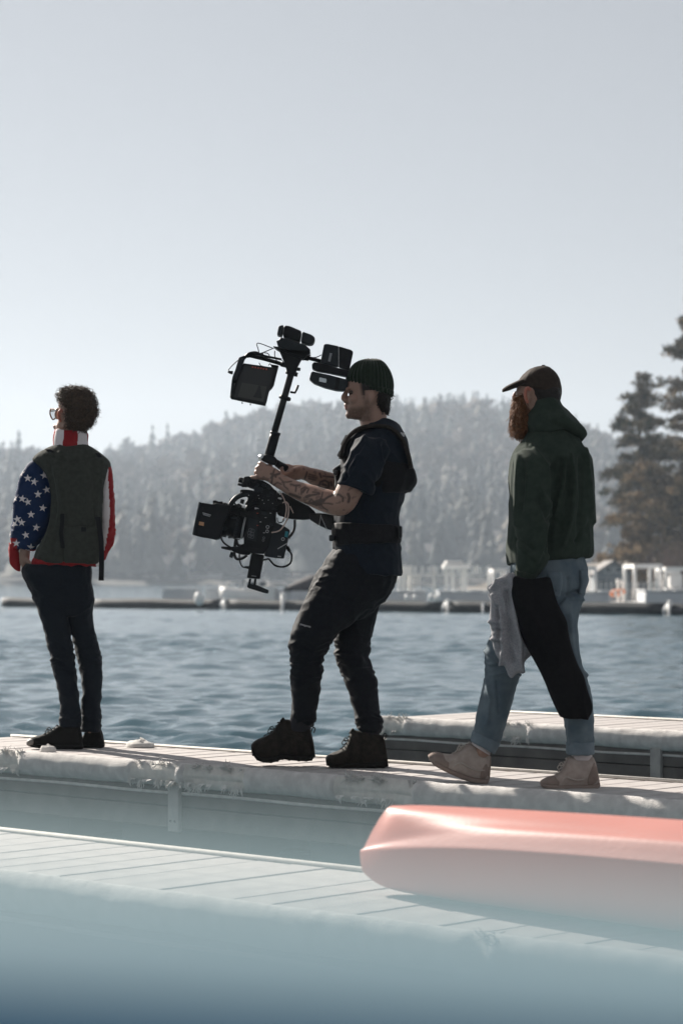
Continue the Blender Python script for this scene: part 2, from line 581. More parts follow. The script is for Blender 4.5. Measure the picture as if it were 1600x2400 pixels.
def stake(px, h, r, mat, label, off=-0.3):
    p = boom_point(px)
    q = Vector((p.x, p.y + off, 0))
    e = empty('boom_post', (q.x, q.y, 0), label, 'post', 'pale posts along the boom')
    tube('post_shaft', [q + Vector((0, 0, -.5)), q + Vector((.02, 0, h))], [r, r * .95], mat, e, 10)
    tube('post_cap', [q + Vector((.02, 0, h + .001)), q + Vector((.02, 0, h + .03)), q + Vector((.02, 0, h + .06))], [r * 1.2, r * 1.1, r * .4], mat, e, 10)
stake(527, .40, .09, M['white_paint'], 'short white post where two boom pontoons meet left of the operator')
stake(1048, .42, .08, M['white_paint'], 'short white post where two boom pontoons meet right of the operator')
stake(1131, .32, .07, M['pale_float'], 'grey post on the boom just left of the held grey jacket')
stake(1565, .44, .08, M['white_paint'], 'short white post on the boom near the right edge')
stake(663, .62, .10, M['white_paint'], 'tall cream post beside the covered boat')

def platform(name, px0, px1, d, z0, z1, depth, mat, label, cat, deckmat=None):
    x0, x1 = (px0 - 800) / F * d, (px1 - 800) / F * d
    e = empty(name, ((x0 + x1) / 2, d, 0), label, cat)
    box('hull', Vector(((x0 + x1) / 2, d + depth / 2, (z0 + z1) / 2 - .03)), (x1 - x0, depth, z1 - z0 - .06), mat, e, None, .05)
    n = max(3, int((x1 - x0) / .55))
    for i in range(n):
        xa = x0 - .06 + (x1 - x0 + .12) * i / n
        box('deck_plank', Vector((xa + (x1 - x0 + .12) / n / 2, d + depth / 2, z1)), ((x1 - x0 + .12) / n - .03, depth + .1, .055), deckmat or mat, e, None, .01)
    return e
platform('float_platform', 380, 460, 113, -.3, .80, 2.0, M['pale_float'], 'pale floating platform behind the boom, left of the camera rig', 'platform')
platform('float_platform', 480, 640, 116, -.3, .78, 2.0, M['pale_float'], 'long pale floating platform below the matte box', 'platform')
platform('float_platform', 900, 1000, 101, -.3, .75, 3.0, M['pale_float'], 'pale floating platform just right of the operator\'s shirt tail', 'platform')
platform('float_platform', 1028, 1168, 104, -.3, .72, 3.0, M['pale_float'], 'wide pale floating platform left of the green hoodie man', 'platform')
platform('float_platform', 1340, 1430, 97, -.3, .72, 2.5, M['pale_float'], 'pale floating platform right of the hoodie man\'s hip', 'platform')
platform('float_platform', 1425, 1515, 98, -.3, .28, 2.5, M['white_paint'], 'low white floating platform carrying the white lift frame', 'platform')
platform('float_platform', 1512, 1680, 96, -.3, .78, 3.0, M['pale_float'], 'pale floating platform at the right edge', 'platform')

def fender(px, py, d, r, label):
    c = W(px, py, d)
    bm = bmesh.new()
    bmesh.ops.create_uvsphere(bm, u_segments=12, v_segments=8, radius=r, matrix=Matrix.Translation(c) @ Matrix.Diagonal((1, 1, 1.35, 1)))
    box_bm(bm, c + Vector((0, 0, r * 1.45)), (r * .5, r * .5, r * .5))
    o = bm_obj('fender', bm, M['white_paint'], None, True)
    tag(o, label, 'fender', 'white fenders on the platforms')
for px, py, d, r, l in ((954, 1401, 100, .11, 'leftmost white fender on the platform right of the operator'), (973, 1401, 100, .11, 'second white fender on the platform right of the operator'),
                        (1011, 1400, 100, .11, 'third white fender between the two middle platforms'), (1024, 1403, 100, .11, 'fourth white fender at the gap between the two middle platforms'),
                        (467, 1403, 95, .20, 'bright white fender lying on the platform left of the rig')):
    fender(px, py, d, r, l)

def lift_frame(px0, px1, py0, py1, d, dep, th, label, top=True, group='white boat lift frames'):
    a, b = W(px0, py0, d), W(px1, py1, d)
    e = empty('lift_frame', ((a.x + b.x) / 2, d, b.z), label, 'frame', group)
    for x in (a.x, b.x):
        for y in (0, dep):
            tube('upright', [Vector((x, d + y, b.z)), Vector((x, d + y, a.z))], th * .55, M['white_paint'], e, 12)
    for y in (0, dep):
        box('top_beam', Vector(((a.x + b.x) / 2, d + y, a.z - th * .5)), (b.x - a.x - th - .004, th * .98, th * 1.3), M['white_paint'], e)
    for x in (a.x, b.x):
        box('side_beam', Vector((x, d + dep / 2, a.z - th * .5)), (th * .98, dep - th - .004, th * 1.3), M['white_paint'], e)
    return e
lift_frame(1487, 1548, 1323, 1408, 99, 3.5, .13, 'white boat lift frame below the golden pine')
lift_frame(1368, 1394, 1328, 1400, 97.5, 2.5, .13, 'white boat lift frame half hidden by the hoodie man\'s hip')
# canopied shelter and the long pergola behind it
def shelter():
    d = 108
    a, b = W(1047, 1330, d), W(1093, 1392, d)
    e = empty('boat_shelter', ((a.x + b.x) / 2, d, b.z), 'small white roofed shelter standing on the marina between the two men', 'shelter')
    for x in (a.x, a.x + .28, b.x - .15, b.x):
        for y in (0, 1.6):
            box('post', Vector((x, d + y, (a.z + b.z) / 2)), (.06, .06, a.z - b.z), M['white_paint'], e)
    box('roof', Vector(((a.x + b.x) / 2, d + .8, a.z + .03)), (b.x - a.x + .3, 2.0, .22), M['white_paint'], e, None, .04)
    box('roof_cap', Vector(((a.x + b.x) / 2 - .1, d + .8, a.z + .22)), (b.x - a.x - .1, 1.7, .14), M['white_paint'], e, None, .04)
    d = 114
    e = empty('white_pergola', W(1040, 1395, d), 'long white pergola with short top posts behind the roofed shelter', 'pergola')
    z0, z1, zt = W(0, 1402, d).z, W(0, 1347, d).z, W(0, 1326, d).z
    x0, x1 = (930 - 800) / F * d, (1150 - 800) / F * d
    for px in (948, 962, 1018, 1085, 1146):
        x = (px - 800) / F * d
        box('post', Vector((x, d, (z0 + zt) / 2)), (.22 if px == 948 else .15, .1, zt - z0), M['white_paint'], e)
    box('rail', Vector(((x0 + x1) / 2, d - .1, z1)), (x1 - x0, .08, .09), M['white_paint'], e)
    box('rail', Vector(((x0 + x1) / 2, d - .1, z0 + .55)), (x1 - x0, .08, .05), M['white_paint'], e)
    for i in range(13):
        x = x0 + (x1 - x0) * (i + .5) / 13
        box('baluster', Vector((x, d - .1, (z1 + zt) / 2)), (.15, .06, zt - z1 - .06), M['white_paint'], e)
    for i in range(7):
        x = x0 - .05 + .09 + i * .17
        box('slat', Vector((x, d + .15, (z0 + z1) / 2)), (.05, .05, z1 - z0), M['white_paint'], e)
shelter()

def covered_boat():
    d = 104
    c = W(690, 1425, d)
    e = empty('covered_boat', (c.x, d, 0), 'moored pale boat under a dark tarpaulin behind the operator\'s knee', 'boat')
    L = 3.0
    V, Fs = [], []
    n = 9
    for i in range(12):
        t = i / 11
        x = c.x - .85 + L * t
        hw = .85 * (1 - (1 - min(1, t * 3.2)) ** 2 * .75)
        for j in range(n):
            a = math.pi * j / (n - 1)
            V.append((x, d + math.cos(a) * hw, .72 + .10 * (1 - t) - math.sin(a) ** .7 * 1.0))
    for i in range(11):
        for j in range(n - 1):
            Fs.append((i * n + j, i * n + j + 1, (i + 1) * n + j + 1, (i + 1) * n + j))
    Fs.append(tuple(range(n))); Fs.append(tuple(reversed([11 * n + j for j in range(n)])))
    for i in range(11):
        Fs.append((i * n, (i + 1) * n, (i + 1) * n + n - 1, i * n + n - 1))
    obj('hull', V, Fs, M['pale_float'], e, True)
    V, Fs = [], []
    for i in range(12):
        t = i / 11
        x = c.x - .45 + (L - .6) * t
        for j in range(n):
            a = math.pi * j / (n - 1)
            zz = .74 + (.10 + .62 * math.sin(min(1, t * 1.6) * 1.5)) * math.sin(a) ** .6 + .06 * noise.noise(Vector((x * 2, j * .7, 3)))
            V.append((x, d + math.cos(a) * .86, zz))
    for i in range(11):
        for j in range(n - 1):
            Fs.append((i * n + j, i * n + j + 1, (i + 1) * n + j + 1, (i + 1) * n + j))
    Fs.append(tuple(range(n))); Fs.append(tuple(reversed([11 * n + j for j in range(n)])))
    obj('tarpaulin', V, Fs, M['tarp'], e, True)
    box('windscreen_frame', W(645, 1368, d), (.75, .5, .22), M['white_paint'], e, None, .06)
    box('bow_rail', W(668, 1371, d - .9), (.10, .1, .16), M['white_paint'], e, None, .03)
    box('fender_pad', W(690, 1402, d - .95), (.34, .1, .5), M['pale_float'], e, None, .04)
    box('stern_box', W(632, 1394, d - .2), (.5, .6, .75), M['white_paint'], e, None, .05)
covered_boat()

def motor_boat(px, d, L, label, flip=1):
    c = Vector(((px - 800) / F * d, d, 0))
    e = empty('motor_boat', c, label, 'boat')
    V, Fs = [], []
    n = 9
    for i in range(10):
        t = i / 9
        hw = .95 * min(1, (1 - t) * 2.2 + .06) ** .6
        for j in range(n):
            a = math.pi * j / (n - 1)
            V.append((c.x + flip * (t - .5) * L, d + math.cos(a) * hw, .62 + .28 * t * t - math.sin(a) ** .75 * (.85 + .2 * t * t)))
    for i in range(9):
        for j in range(n - 1):
            Fs.append((i * n + j, i * n + j + 1, (i + 1) * n + j + 1, (i + 1) * n + j))
        Fs.append((i * n, (i + 1) * n, (i + 1) * n + n - 1, i * n + n - 1))
    Fs.append(tuple(range(n))); Fs.append(tuple(9 * n + j for j in range(n)))
    obj('hull', V, Fs, M['white_paint'], e, True)
    box('cabin', c + Vector((-.05 * flip * L, 0, .95)), (L * .36, 1.2, .55), M['white_paint'], e, None, .08)
    w_ = box('windscreen', c + Vector((.16 * flip * L, 0, 1.02)), (.05, 1.1, .42), M['glass'], e, Matrix.Rotation(R(-25 * flip), 3, 'Y'))
    for s in (-1, 1):
        for k in range(2):
            box('window', c + Vector((-.14 * flip * L + k * .17 * L * flip, s * .605, 1.0)), (L * .12, .02, .22), M['glass'], e)
    for k in range(4):
        x = c.x + flip * (.1 + .1 * k) * L
        tube('rail_stanchion', [Vector((x, d - .55 + .1 * k, .75)), Vector((x, d - .55 + .1 * k, 1.12))], .018, M['white_paint'], e, 6)
    tube('bow_rail', [Vector((c.x + flip * (.1 + .1 * k) * L, d - .55 + .1 * k, 1.12)) for k in range(4)], .018, M['white_paint'], e, 6)
    box('outboard', c + Vector((-.54 * flip * L, 0, .62)), (.28, .3, .6), M['tarp'], e, None, .06)
motor_boat(596, 112, 3.2, 'white motor boat moored behind the foot of the camera rig', -1)
lift_frame(905, 938, 1330, 1402, 110, 2.6, .12, 'white boat lift frame right behind the operator\'s shirt tail')
lift_frame(1156, 1186, 1334, 1400, 106, 2.4, .11, 'white boat lift frame left of the hanging grey sweatshirt')
lift_frame(1560, 1640, 1330, 1404, 104, 3.0, .12, 'white boat lift frame at the right edge behind the console')

def hut():
    d = 150.0
    x0, x1 = (1398 - 800) / F * d, (1476 - 800) / F * d
    zb, ze, zr = -.2, W(0, 1344, d).z, W(0, 1318, d).z
    e = empty('boathouse', ((x0 + x1) / 2, d, 0), 'grey gabled boathouse with glazed gable behind the lift frames', 'boathouse')
    V = [(x0, d, zb), (x1, d, zb), (x1, d, ze), ((x0 + x1) / 2, d, zr), (x0, d, ze)]
    V += [(a, b + 5, c) for a, b, c in V]
    obj('wall', V, [(0, 1, 2, 3, 4), (9, 8, 7, 6, 5), (0, 5, 6, 1), (1, 6, 7, 2), (0, 4, 9, 5), (2, 7, 8, 3), (3, 8, 9, 4)], M['hut_wall'], e)
    xm = (x0 + x1) / 2
    for s in (-1, 1):
        xe = xm + s * ((x1 - x0) / 2 + .2)
        V = [(xm, d - .3, zr + .05), (xe, d - .3, ze - .07), (xe, d + 5.3, ze - .07), (xm, d + 5.3, zr + .05)]
        V += [(a, b, c + .09) for a, b, c in V]
        obj('roof_slope', V, [(0, 1, 2, 3), (7, 6, 5, 4), (0, 4, 5, 1), (1, 5, 6, 2), (2, 6, 7, 3), (3, 7, 4, 0)], M['roof'], e)
        f = box('window', Vector((xm + s * .32, d - .03, (ze + zr) / 2 - .12)), (.5, .05, .36), M['white_paint'], e)
        box('pane', Vector((xm + s * .32, d - .06, (ze + zr) / 2 - .12)), (.38, .03, .26), M['glass'], f)
    f = box('door', Vector((xm - .3, d - .03, .55)), (1.3, .06, 1.3), M['glass'], e)
    box('rail', Vector((xm, d - .35, .55)), (x1 - x0, .05, .06), M['white_paint'], e)
    for i in range(9):
        box('rail_post', Vector((x0 + .1 + (x1 - x0 - .2) * i / 8, d - .35, .22)), (.05, .05, .6), M['white_paint'], e)
hut()

def float_toys():
    d = 99.5
    c = W(1446, 1390, d)
    e = empty('orange_dinghy', (c.x, d, .3), 'small orange and white dinghy lying on the low platform', 'dinghy')
    tube('inflated_tube', [c + Vector((x, y, z)) for x, y, z in ((-.27, 0, -.05), (-.12, -.12, 0), (.1, -.14, .02), (.26, -.04, .09))], [.10, .15, .15, .10], M['orange'], e, 10, curve=False)
    for s, pz in ((-.1, 0), (.13, .02)):
        box('white_pad', c + Vector((s, -.28, -.02 + pz)), (.13, .06, .26), M['white_paint'], e, None, .02)
    e2 = empty('boat_console', W(1580, 1386, 99), 'white boat console with a short top at the right edge', 'boat console')
    box('console_body', W(1582, 1362, 99), (.52, .6, .58), M['white_paint'], e2, None, .06)
    box('console_top', W(1575, 1341, 99), (.58, .7, .15), M['white_paint'], e2, None, .03)
    box('console_base', W(1580, 1384, 99), (.75, .7, .16), M['white_paint'], e2, None, .03)
    for px, h, l in ((1448, .42, 'tallest white mast stub above the orange dinghy'), (1460, .30, 'shorter white mast stub right of the tallest one')):
        p = W(px, 1372, 100.5)
        o = tube('mast_stub', [Vector((p.x, p.y, .2)), p, p + Vector((0, 0, h * .5)), p + Vector((0, 0, h * .62))], [.05, .05, .10, .04], M['white_paint'], None, 8)
        tag(o, l, 'mast', 'white mast stubs')
    # picket rail along the shore
    d = 140
    x0, x1 = (1395 - 800) / F * d, (1640 - 800) / F * d
    e3 = empty('picket_fence', ((x0 + x1) / 2, d, 0), 'weathered pale picket fence along the water below the pines', 'fence')
    n = 60
    for i in range(n):
        x = x0 + (x1 - x0) * i / (n - 1)
        box('picket', Vector((x, d, .55)), (.055, .03, 1.1 + .12 * math.sin(i * 2.3)), M['hut_wall'] if i % 3 else M['white_paint'], e3)
    for z in (.35, .85):
        box('fence_rail', Vector(((x0 + x1) / 2, d + .04, z)), (x1 - x0, .04, .07), M['hut_wall'], e3)
    box('sea_wall', Vector(((x0 + x1) / 2, d + .4, -.1)), (x1 - x0 + 1, .5, .5), M['hut_wall'], e3)
float_toys()

# pale houses on the far shore
def far_house(px, d, w_, h_, seed, label):
    x = (px - 800) / F * d
    z = float(hill_z(np.array(x), np.array(float(d))))
    e = empty('far_house', (x, d, z), label, 'house', 'pale houses at the foot of the far hill')
    c = Vector((x, d, z + h_ / 2 - .5))
    box('wall', c, (w_, 6, h_ + 1), M['white_paint'] if seed % 2 else M['hut_wall'], e)
    V = [(x - w_ / 2 - .5, d - 3.5, z + h_), (x + w_ / 2 + .5, d - 3.5, z + h_), (x + w_ / 2 + .5, d + 3.5, z + h_), (x - w_ / 2 - .5, d + 3.5, z + h_), (x - w_ / 2, d, z + h_ + 2), (x + w_ / 2, d, z + h_ + 2)]
    obj('roof', V, [(0, 1, 5, 4), (2, 3, 4, 5), (0, 4, 3), (1, 2, 5), (3, 2, 1, 0)], M['roof'], e)
    for i in range(3):
        f = box('window', c + Vector((w_ * (i - 1) * .3, -3.03, .3)), (w_ * .16, .08, 1.3), M['glass'], e)
for i, (px, d, w_, h_, l) in enumerate(((405, 572, 7, 3.5, 'pale house at the water\'s edge left of the camera rig'), (478, 575, 9, 4, 'pale house on the far shore below the matte box'), (545, 578, 6, 5, 'small far house on the shore behind the rig\'s foot'),
        (640, 580, 9, 4.5, 'far house on the shore behind the covered boat'), (985, 590, 10, 5, 'pale far house above the white pergola'), (1180, 640, 9, 5, 'far house among the trees left of the hoodie man'))):
    far_house(px, d, w_, h_, i, l)

# ------------------------------------------------------------------ the floating docks
TH = R(43)
U = Vector((math.cos(TH), -math.sin(TH), 0))      # along the docks, towards the right and the lens
Vv = Vector((math.sin(TH), math.cos(TH), 0))      # across them, away from the lens
DROT = Matrix((U, Vv, Vector((0, 0, 1)))).transposed()

def s_of(N, px, off=0.0):
    k = (px - 800) / F
    P = N + Vv * off
    return (k * P.y - P.x) / (U.x - k * U.y)

class Dock:
    def __init__(self, name, N, s0, s1, width, label, tears, post_px, rough=1.0, pitch=.135, endcap=False):
        self.N, self.s0, self.s1, self.w = N, s0, s1, width
        e = self.e = empty(name, (0, 0, 0), label, 'dock')
        base = N + U * s0
        e.location = (base.x, base.y, 0)
        e.location.z = 0
        # deck boards, one by one
        me = bpy.data.meshes.new('deck_board')
        bm = bmesh.new()
        box_bm(bm, Vector((0, 0, 0)), (pitch - (.010 if width > .71 else .0042), width - .03, .028), None, .003)
        bm.to_mesh(me); bm.free()
        me.materials.append(M['deck'])
        n = int((s1 - s0) / pitch)
        for i in range(n):
            o = link('deck_board', me, None, None)
            p = N + U * (s0 + pitch * (i + .5)) + Vv * (width / 2)
            q = DROT.to_4x4()
            jit = random.Random(i * 7 + int(width * 100))
            o.matrix_world = Matrix.Translation((p.x, p.y, DECK - .014 + jit.uniform(-.0012, .0012))) @ q
            o.parent = e
            o.matrix_parent_inverse = Matrix.Translation(-e.location)
        # fascia planks on both long sides and the end, each its own piece
        L = s1 - s0
        for side, off, sgn in (('near', 0.0, -1), ('far', width, 1)):
            for k in range(2):
                z = DECK - .085 - k * .092 - .045
                segs = 2 if side == 'near' else 1
                for g in range(segs):
                    a = s0 + L * g / segs; b = s0 + L * (g + 1) / segs - .004
                    p = N + U * ((a + b) / 2) + Vv * (off + sgn * .002)
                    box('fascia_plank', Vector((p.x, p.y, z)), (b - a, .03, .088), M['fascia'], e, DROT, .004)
        for s_, sg in ((s0, -1), (s1, 1)):
            for k in range(2):
                p = N + U * (s_ + sg * .017) + Vv * (width / 2)
                box('end_plank', Vector((p.x, p.y, DECK - .13 - k * .092)), (.03, width - .034, .088), M['fascia'], e, DROT, .004)
        p = N + U * ((s0 + s1) / 2) + Vv * (width / 2)
        box('frame_beam', Vector((p.x, p.y, DECK - .09)), (L - .1, width - .09, .10), M['fascia'], e, DROT)
        s = s0 + .3
        while s < s1 - .8:
            q = N + U * (s + .5) + Vv * (width / 2)
            V = []
            for z, g in ((-.16, .86), (DECK - .16, 1.0)):
                for sx, sy in ((-1, -1), (1, -1), (1, 1), (-1, 1)):
                    V.append(q + U * sx * .42 * g + Vv * sy * (width / 2 - .06) * g + Vector((0, 0, z)))
            obj('float_block', V, [(3, 2, 1, 0), (4, 5, 6, 7), (0, 1, 5, 4), (1, 2, 6, 5), (2, 3, 7, 6), (3, 0, 4, 7)], M['float'], e)
            s += 1.15
        for px in post_px:
            q = N + U * s_of(N, px) - Vv * .028
            t_ = box('trim_post', Vector((q.x, q.y, DECK - .18)), (.066, .024, .20), M['trim'], e, DROT, .003)
            for dx in (-.014, .014):
                c = q + U * dx - Vv * .013
                box('bolt', Vector((c.x, c.y, DECK - .235)), (.011, .008, .011), M['fascia'], t_, DROT, .002)
        # padded cloth bumper along the near edge
        self.tears = [(s_of(N, a), s_of(N, b), dp) for a, b, dp in tears]
        self.bumper(rough)
        # thin metal edging on the far side
        a = N + U * s0 + Vv * (width - .01); b = N + U * s1 + Vv * (width - .01)
        tube('far_edging', [Vector((a.x, a.y, DECK + .006)), Vector((b.x, b.y, DECK + .006))], .008, M['bumper_core'], e, 6)

    def bumper(self, rough):
        N, e = self.N, self.e
        step = .012
        n = int((self.s1 - self.s0) / step)
        prof = []                                     # (outward, up) round the deck edge
        for k in range(15):
            a = R(118 - 236 * k / 14 * .98)
            prof.append((math.cos(a) * .040 + .010, math.sin(a) * .052 - .044))
        prof += [(-.020, -.112), (-.004, -.118)]
        prof = [(-.045, -.001)] + prof
        m = len(prof)
        V, Fs, mi = [], [], []
        for i in range(n + 1):
            s = self.s0 + step * i
            for k, (o_, u_) in enumerate(prof):
                c = Vector((s * 3, k * .25, 0))
                d = noise.noise(Vector((s * 2.2, k * .12, 5))) * .006 + noise.noise(Vector((s * 9, k * .5, 1))) * .0026 * rough + noise.noise(Vector((s * 38, k * 1.3, 9))) * .0012 * rough
                if 2 <= k <= 5:
                    d += abs(noise.noise(Vector((s * 55, k * .4, 2)))) * .004 * rough
                torn = 0.0
                for a, b, dp in self.tears:
                    if a < s < b and 3 <= k <= 12:
                        q = min((s - a), (b - s)) / .03
                        wob = noise.noise(Vector((s * 14, 3.3, 0))) * 2.0
                        if 3.6 + wob < k < 11.4 + wob:
                            torn = min(1, q) * dp
                dx, dz = o_ - .012, u_ + .05
                l = math.hypot(dx, dz) + 1e-6
                p = N + U * s - Vv * (o_ + dx / l * (d - torn))
                z = DECK + u_ + dz / l * (d - torn)
                if k == 0 or k >= m - 2:
                    p = N + U * s - Vv * o_; z = DECK + u_
                V.append((p.x, p.y, z + .004))
                mi.append(torn)
        for i in range(n):
            for k in range(m - 1):
                Fs.append((i * m + k, i * m + k + 1, (i + 1) * m + k + 1, (i + 1) * m + k))
        o = obj('bumper', V, Fs, M['bumper'], e, True)
        o.data.materials.append(M['bumper_core'])
        for f in o.data.polygons:
            if sum(mi[v] for v in f.vertices) / 4 > .008:
                f.material_index = 1
        # piping under the roll
        q0, q1 = N + U * self.s0 - Vv * .012, N + U * self.s1 - Vv * .012
        tube('bumper_piping', [Vector((q0.x, q0.y, DECK - .117)).lerp(Vector((q1.x, q1.y, DECK - .117)), t) + Vector((0, 0, .002 * math.sin(t * 40))) for t in np.linspace(0, 1, 40)], .009, M['bumper'], e, 7)
        # frayed threads round every tear
        r = random.Random(5)
        for a, b, dp in self.tears:
            Vt, Ft = [], []
            tufts = [(r.uniform(a, b), r.random() < .6, r.uniform(.4, 1.6)) for _ in range(max(4, int((b - a) / .022)))]
            for ts, low, big in tufts:
              for g in range(int(5 + 9 * big)):
                s = min(b, max(a, ts + r.gauss(0, .010)))
                ln = r.uniform(.010, .030) * big
                wd = r.uniform(.0010, .0028)
                if low:
                    st = N + U * s - Vv * (.046 + r.uniform(-.004, .004)); z = DECK - .072 + r.uniform(-.008, .010)
                    dirs = U * r.gauss(0, .5) - Vv * r.uniform(.1, .6) + Vector((0, 0, -1))
                else:
                    st = N + U * s - Vv * (.020 + r.uniform(-.01, .012)); z = DECK + .004 + r.uniform(-.006, .006)
                    dirs = U * r.gauss(0, .9) + Vv * r.uniform(-.7, .4) + Vector((0, 0, r.uniform(-.3, .7)))
                dirs.normalize()
                p0 = Vector((st.x, st.y, z))
                pts = [p0]
                for q in range(3):
                    dirs = (dirs + Vector((r.gauss(0, .35), r.gauss(0, .35), r.gauss(-.25 if low else 0, .3)))).normalized()
                    pts.append(pts[-1] + dirs * ln / 3)
                v, f = sweep(pts, [wd, wd * .9, wd * .7, wd * .3], 4)
                bb = len(Vt); Vt += v; Ft += [tuple(x + bb for x in h) for h in f]
            # hanging flaps of cloth
            for g in range(max(2, int((b - a) / .08))):
                s = r.uniform(a + .01, b - .02)
                wdt = r.uniform(.02, .05); ln = r.uniform(.008, .03)
                rows = 5
                bb = len(Vt)
                for q in range(rows):
                    t = q / (rows - 1)
                    for h in range(4):
                        ss = s + wdt * (h / 3 - .5) * (1 - .45 * t) + .006 * math.sin(t * 4 + g)
                        st = N + U * ss - Vv * (.048 + .012 * math.sin(t * 2.5) + .005 * math.sin(h * 2 + g))
                        Vt.append(Vector((st.x, st.y, DECK - .064 - ln * t * (1 + .35 * math.sin(h * 2.3 + g * 1.7)))))
                for q in range(rows - 1):
                    for h in range(3):
                        Ft.append((bb + q * 4 + h, bb + q * 4 + h + 1, bb + q * 4 + 4 + h + 1, bb + q * 4 + 4 + h))
            f_ = obj('frayed_cloth', Vt, Ft, M['fray'], e)
            f_['kind'] = 'stuff'

N1 = Vector((-1.351, 10.92, 0))
dock_main = Dock('floating_dock', N1, -1.1, 5.4, .73, 'pale plank dock with torn white bumper that the three men stand on', [(-40, 62, .026), (318, 432, .016), (438, 590, .030), (792, 985, .030)], [421])
N2 = Vector((.235, 13.86, 0))
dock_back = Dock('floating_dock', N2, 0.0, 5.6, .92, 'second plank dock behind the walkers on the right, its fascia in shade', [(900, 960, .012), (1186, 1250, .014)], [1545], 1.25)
N3 = Vector((-.921, 6.526, 0))
dock_near = Dock('floating_dock', N3, -2.4, 4.2, .70, 'nearest dock crossing the bottom of the picture with the red kayak on it', [(1110, 1180, .010)], [], 1.2)

# scraps of torn padding on the main dock
def scrap(px, py, w_, label, seed):
    d = .79 * F / (py - HORIZON)
    c = W(px, py, d)
    r = random.Random(seed)
    V, Fs = [], []
    n, m = 18, 7
    for i in range(m):
        t = i / (m - 1)
        for j in range(n):
            a = 6.283 * j / n
            k = (1 - t ** 2.2) * (1 + .22 * noise.noise(Vector((math.cos(a) * 1.6, math.sin(a) * 1.6, seed))))
            V.append(c + U * (math.cos(a) * w_ / 2 * k) + Vv * (math.sin(a) * w_ * .28 * k) + Vector((0, 0, .003 + .034 * t ** .6 * (1 + .5 * noise.noise(Vector((math.cos(a) * 2, t * 3, seed)))))))
    for i in range(m - 1):
        for j in range(n):
            Fs.append((i * n + j, i * n + (j + 1) % n, (i + 1) * n + (j + 1) % n, (i + 1) * n + j))
    Fs.append(tuple((m - 1) * n + j for j in range(n)))
    tag(obj('padding_scrap', V, Fs, M['fray'], None, True), label, 'scrap', 'scraps of torn padding')
scrap(328, 1752, .17, 'white scrap of torn padding lying on the far edge of the main dock', 3)
scrap(112, 1764, .10, 'white scrap of padding at the flag jacket man\'s toe', 8)

# ------------------------------------------------------------------ kayak on the near dock
def kayak():
    e = empty('kayak', (0, 0, 0), 'red plastic kayak lying on the nearest dock at lower right', 'kayak')
    O = N3 + Vv * .40
    s_b = .985
    e.location = O + U * s_b + Vector((0, 0, DECK))
    L = 3.3
    rows, half = 90, []
    V, Fs = [], []
    m = None
    for i in range(rows):
        q = i / (rows - 1)
        t = L * (q ** 1.5)
        te = L - t
        sh = min(t, te)
        B = .040 + .27 * (1 - math.exp(-sh / 1.15)) + .02 * (1 - math.exp(-sh / .12))
        zl = .098 + .080 * (1 - math.exp(-sh / .45))
        zu = zl + .006 + .040 * (1 - math.exp(-sh / .5))
        zr = .212 + .020 * (1 - math.exp(-sh / .5))
        rake = .075 * math.exp(-(sh / .10) ** 2)
        pr = []
        # from keel to deck ridge: (half beam, height, rake share)
        pr.append((.0, .004 + .03 * math.exp(-sh / .06), .15))
        pr.append((B * .62, .006 + .03 * math.exp(-sh / .06), .12))
        pr.append((B * .84, .030 + .02 * math.exp(-sh / .06), .08))
        pr.append((B * .95, zl * .55, .03))
        pr.append((B * 1.0, zl - .006, .0))
        pr.append((B * 1.012, zl, .0))
        pr.append((B * .985, zl + .006, .02))
        pr.append((B * .90, zu, .10))
        pr.append((B * .865, zu + .007, .14))
        pr.append((B * .80, zu + (zr - zu) * .45, .45))
        pr.append((B * .70, zr - .020, .8))
        pr.append((B * .60, zr - .004, 1.0))
        pr.append((B * .40, zr + .003, 1.0))
        pr.append((.0, zr + .006, 1.0))
        ring = [(-b, z, k) for b, z, k in pr] + [(b, z, k) for b, z, k in reversed(pr[1:-1])]
        m = len(ring)
        sg = 1 if t < L / 2 else -1
        for b, z, k in ring:
            rk = (rake * k if sh < .4 else 0) * sg
            p = O + U * (s_b + t + rk) + Vv * b
            V.append((p.x, p.y, DECK + .005 + z))
    for i in range(rows - 1):
        for j in range(m):
            Fs.append((i * m + j, i * m + (j + 1) % m, (i + 1) * m + (j + 1) % m, (i + 1) * m + j))
    Fs.append(tuple(reversed(range(m)))); Fs.append(tuple((rows - 1) * m + j for j in range(m)))
    h = obj('hull', V, Fs, M['kayak'], e, True)
    md = h.modifiers.new('s', 'SUBSURF'); md.levels = md.render_levels = 1
    # cockpit rim, seat well and a grab handle
    c = O + U * (s_b + 1.75) + Vector((0, 0, DECK + .245))
    tube('cockpit_rim', [c + U * math.cos(a) * .40 + Vv * math.sin(a) * .19 for a in np.linspace(0, 6.283, 40)], .016, M['black_plastic'], e, 8)
    V = [c + U * math.cos(a) * .385 * k + Vv * math.sin(a) * .18 * k + Vector((0, 0, z)) for k, z in ((1, .004), (.85, -.002)) for a in np.linspace(0, 6.1, 24)]
    Fs = [(j, (j + 1) % 24, 24 + (j + 1) % 24, 24 + j) for j in range(24)] + [tuple(24 + j for j in range(24))]
    obj('seat_well', V, Fs, M['black_plastic'], e, True)
    g = O + U * (s_b + .33) + Vector((0, 0, DECK + .245))
kayak()

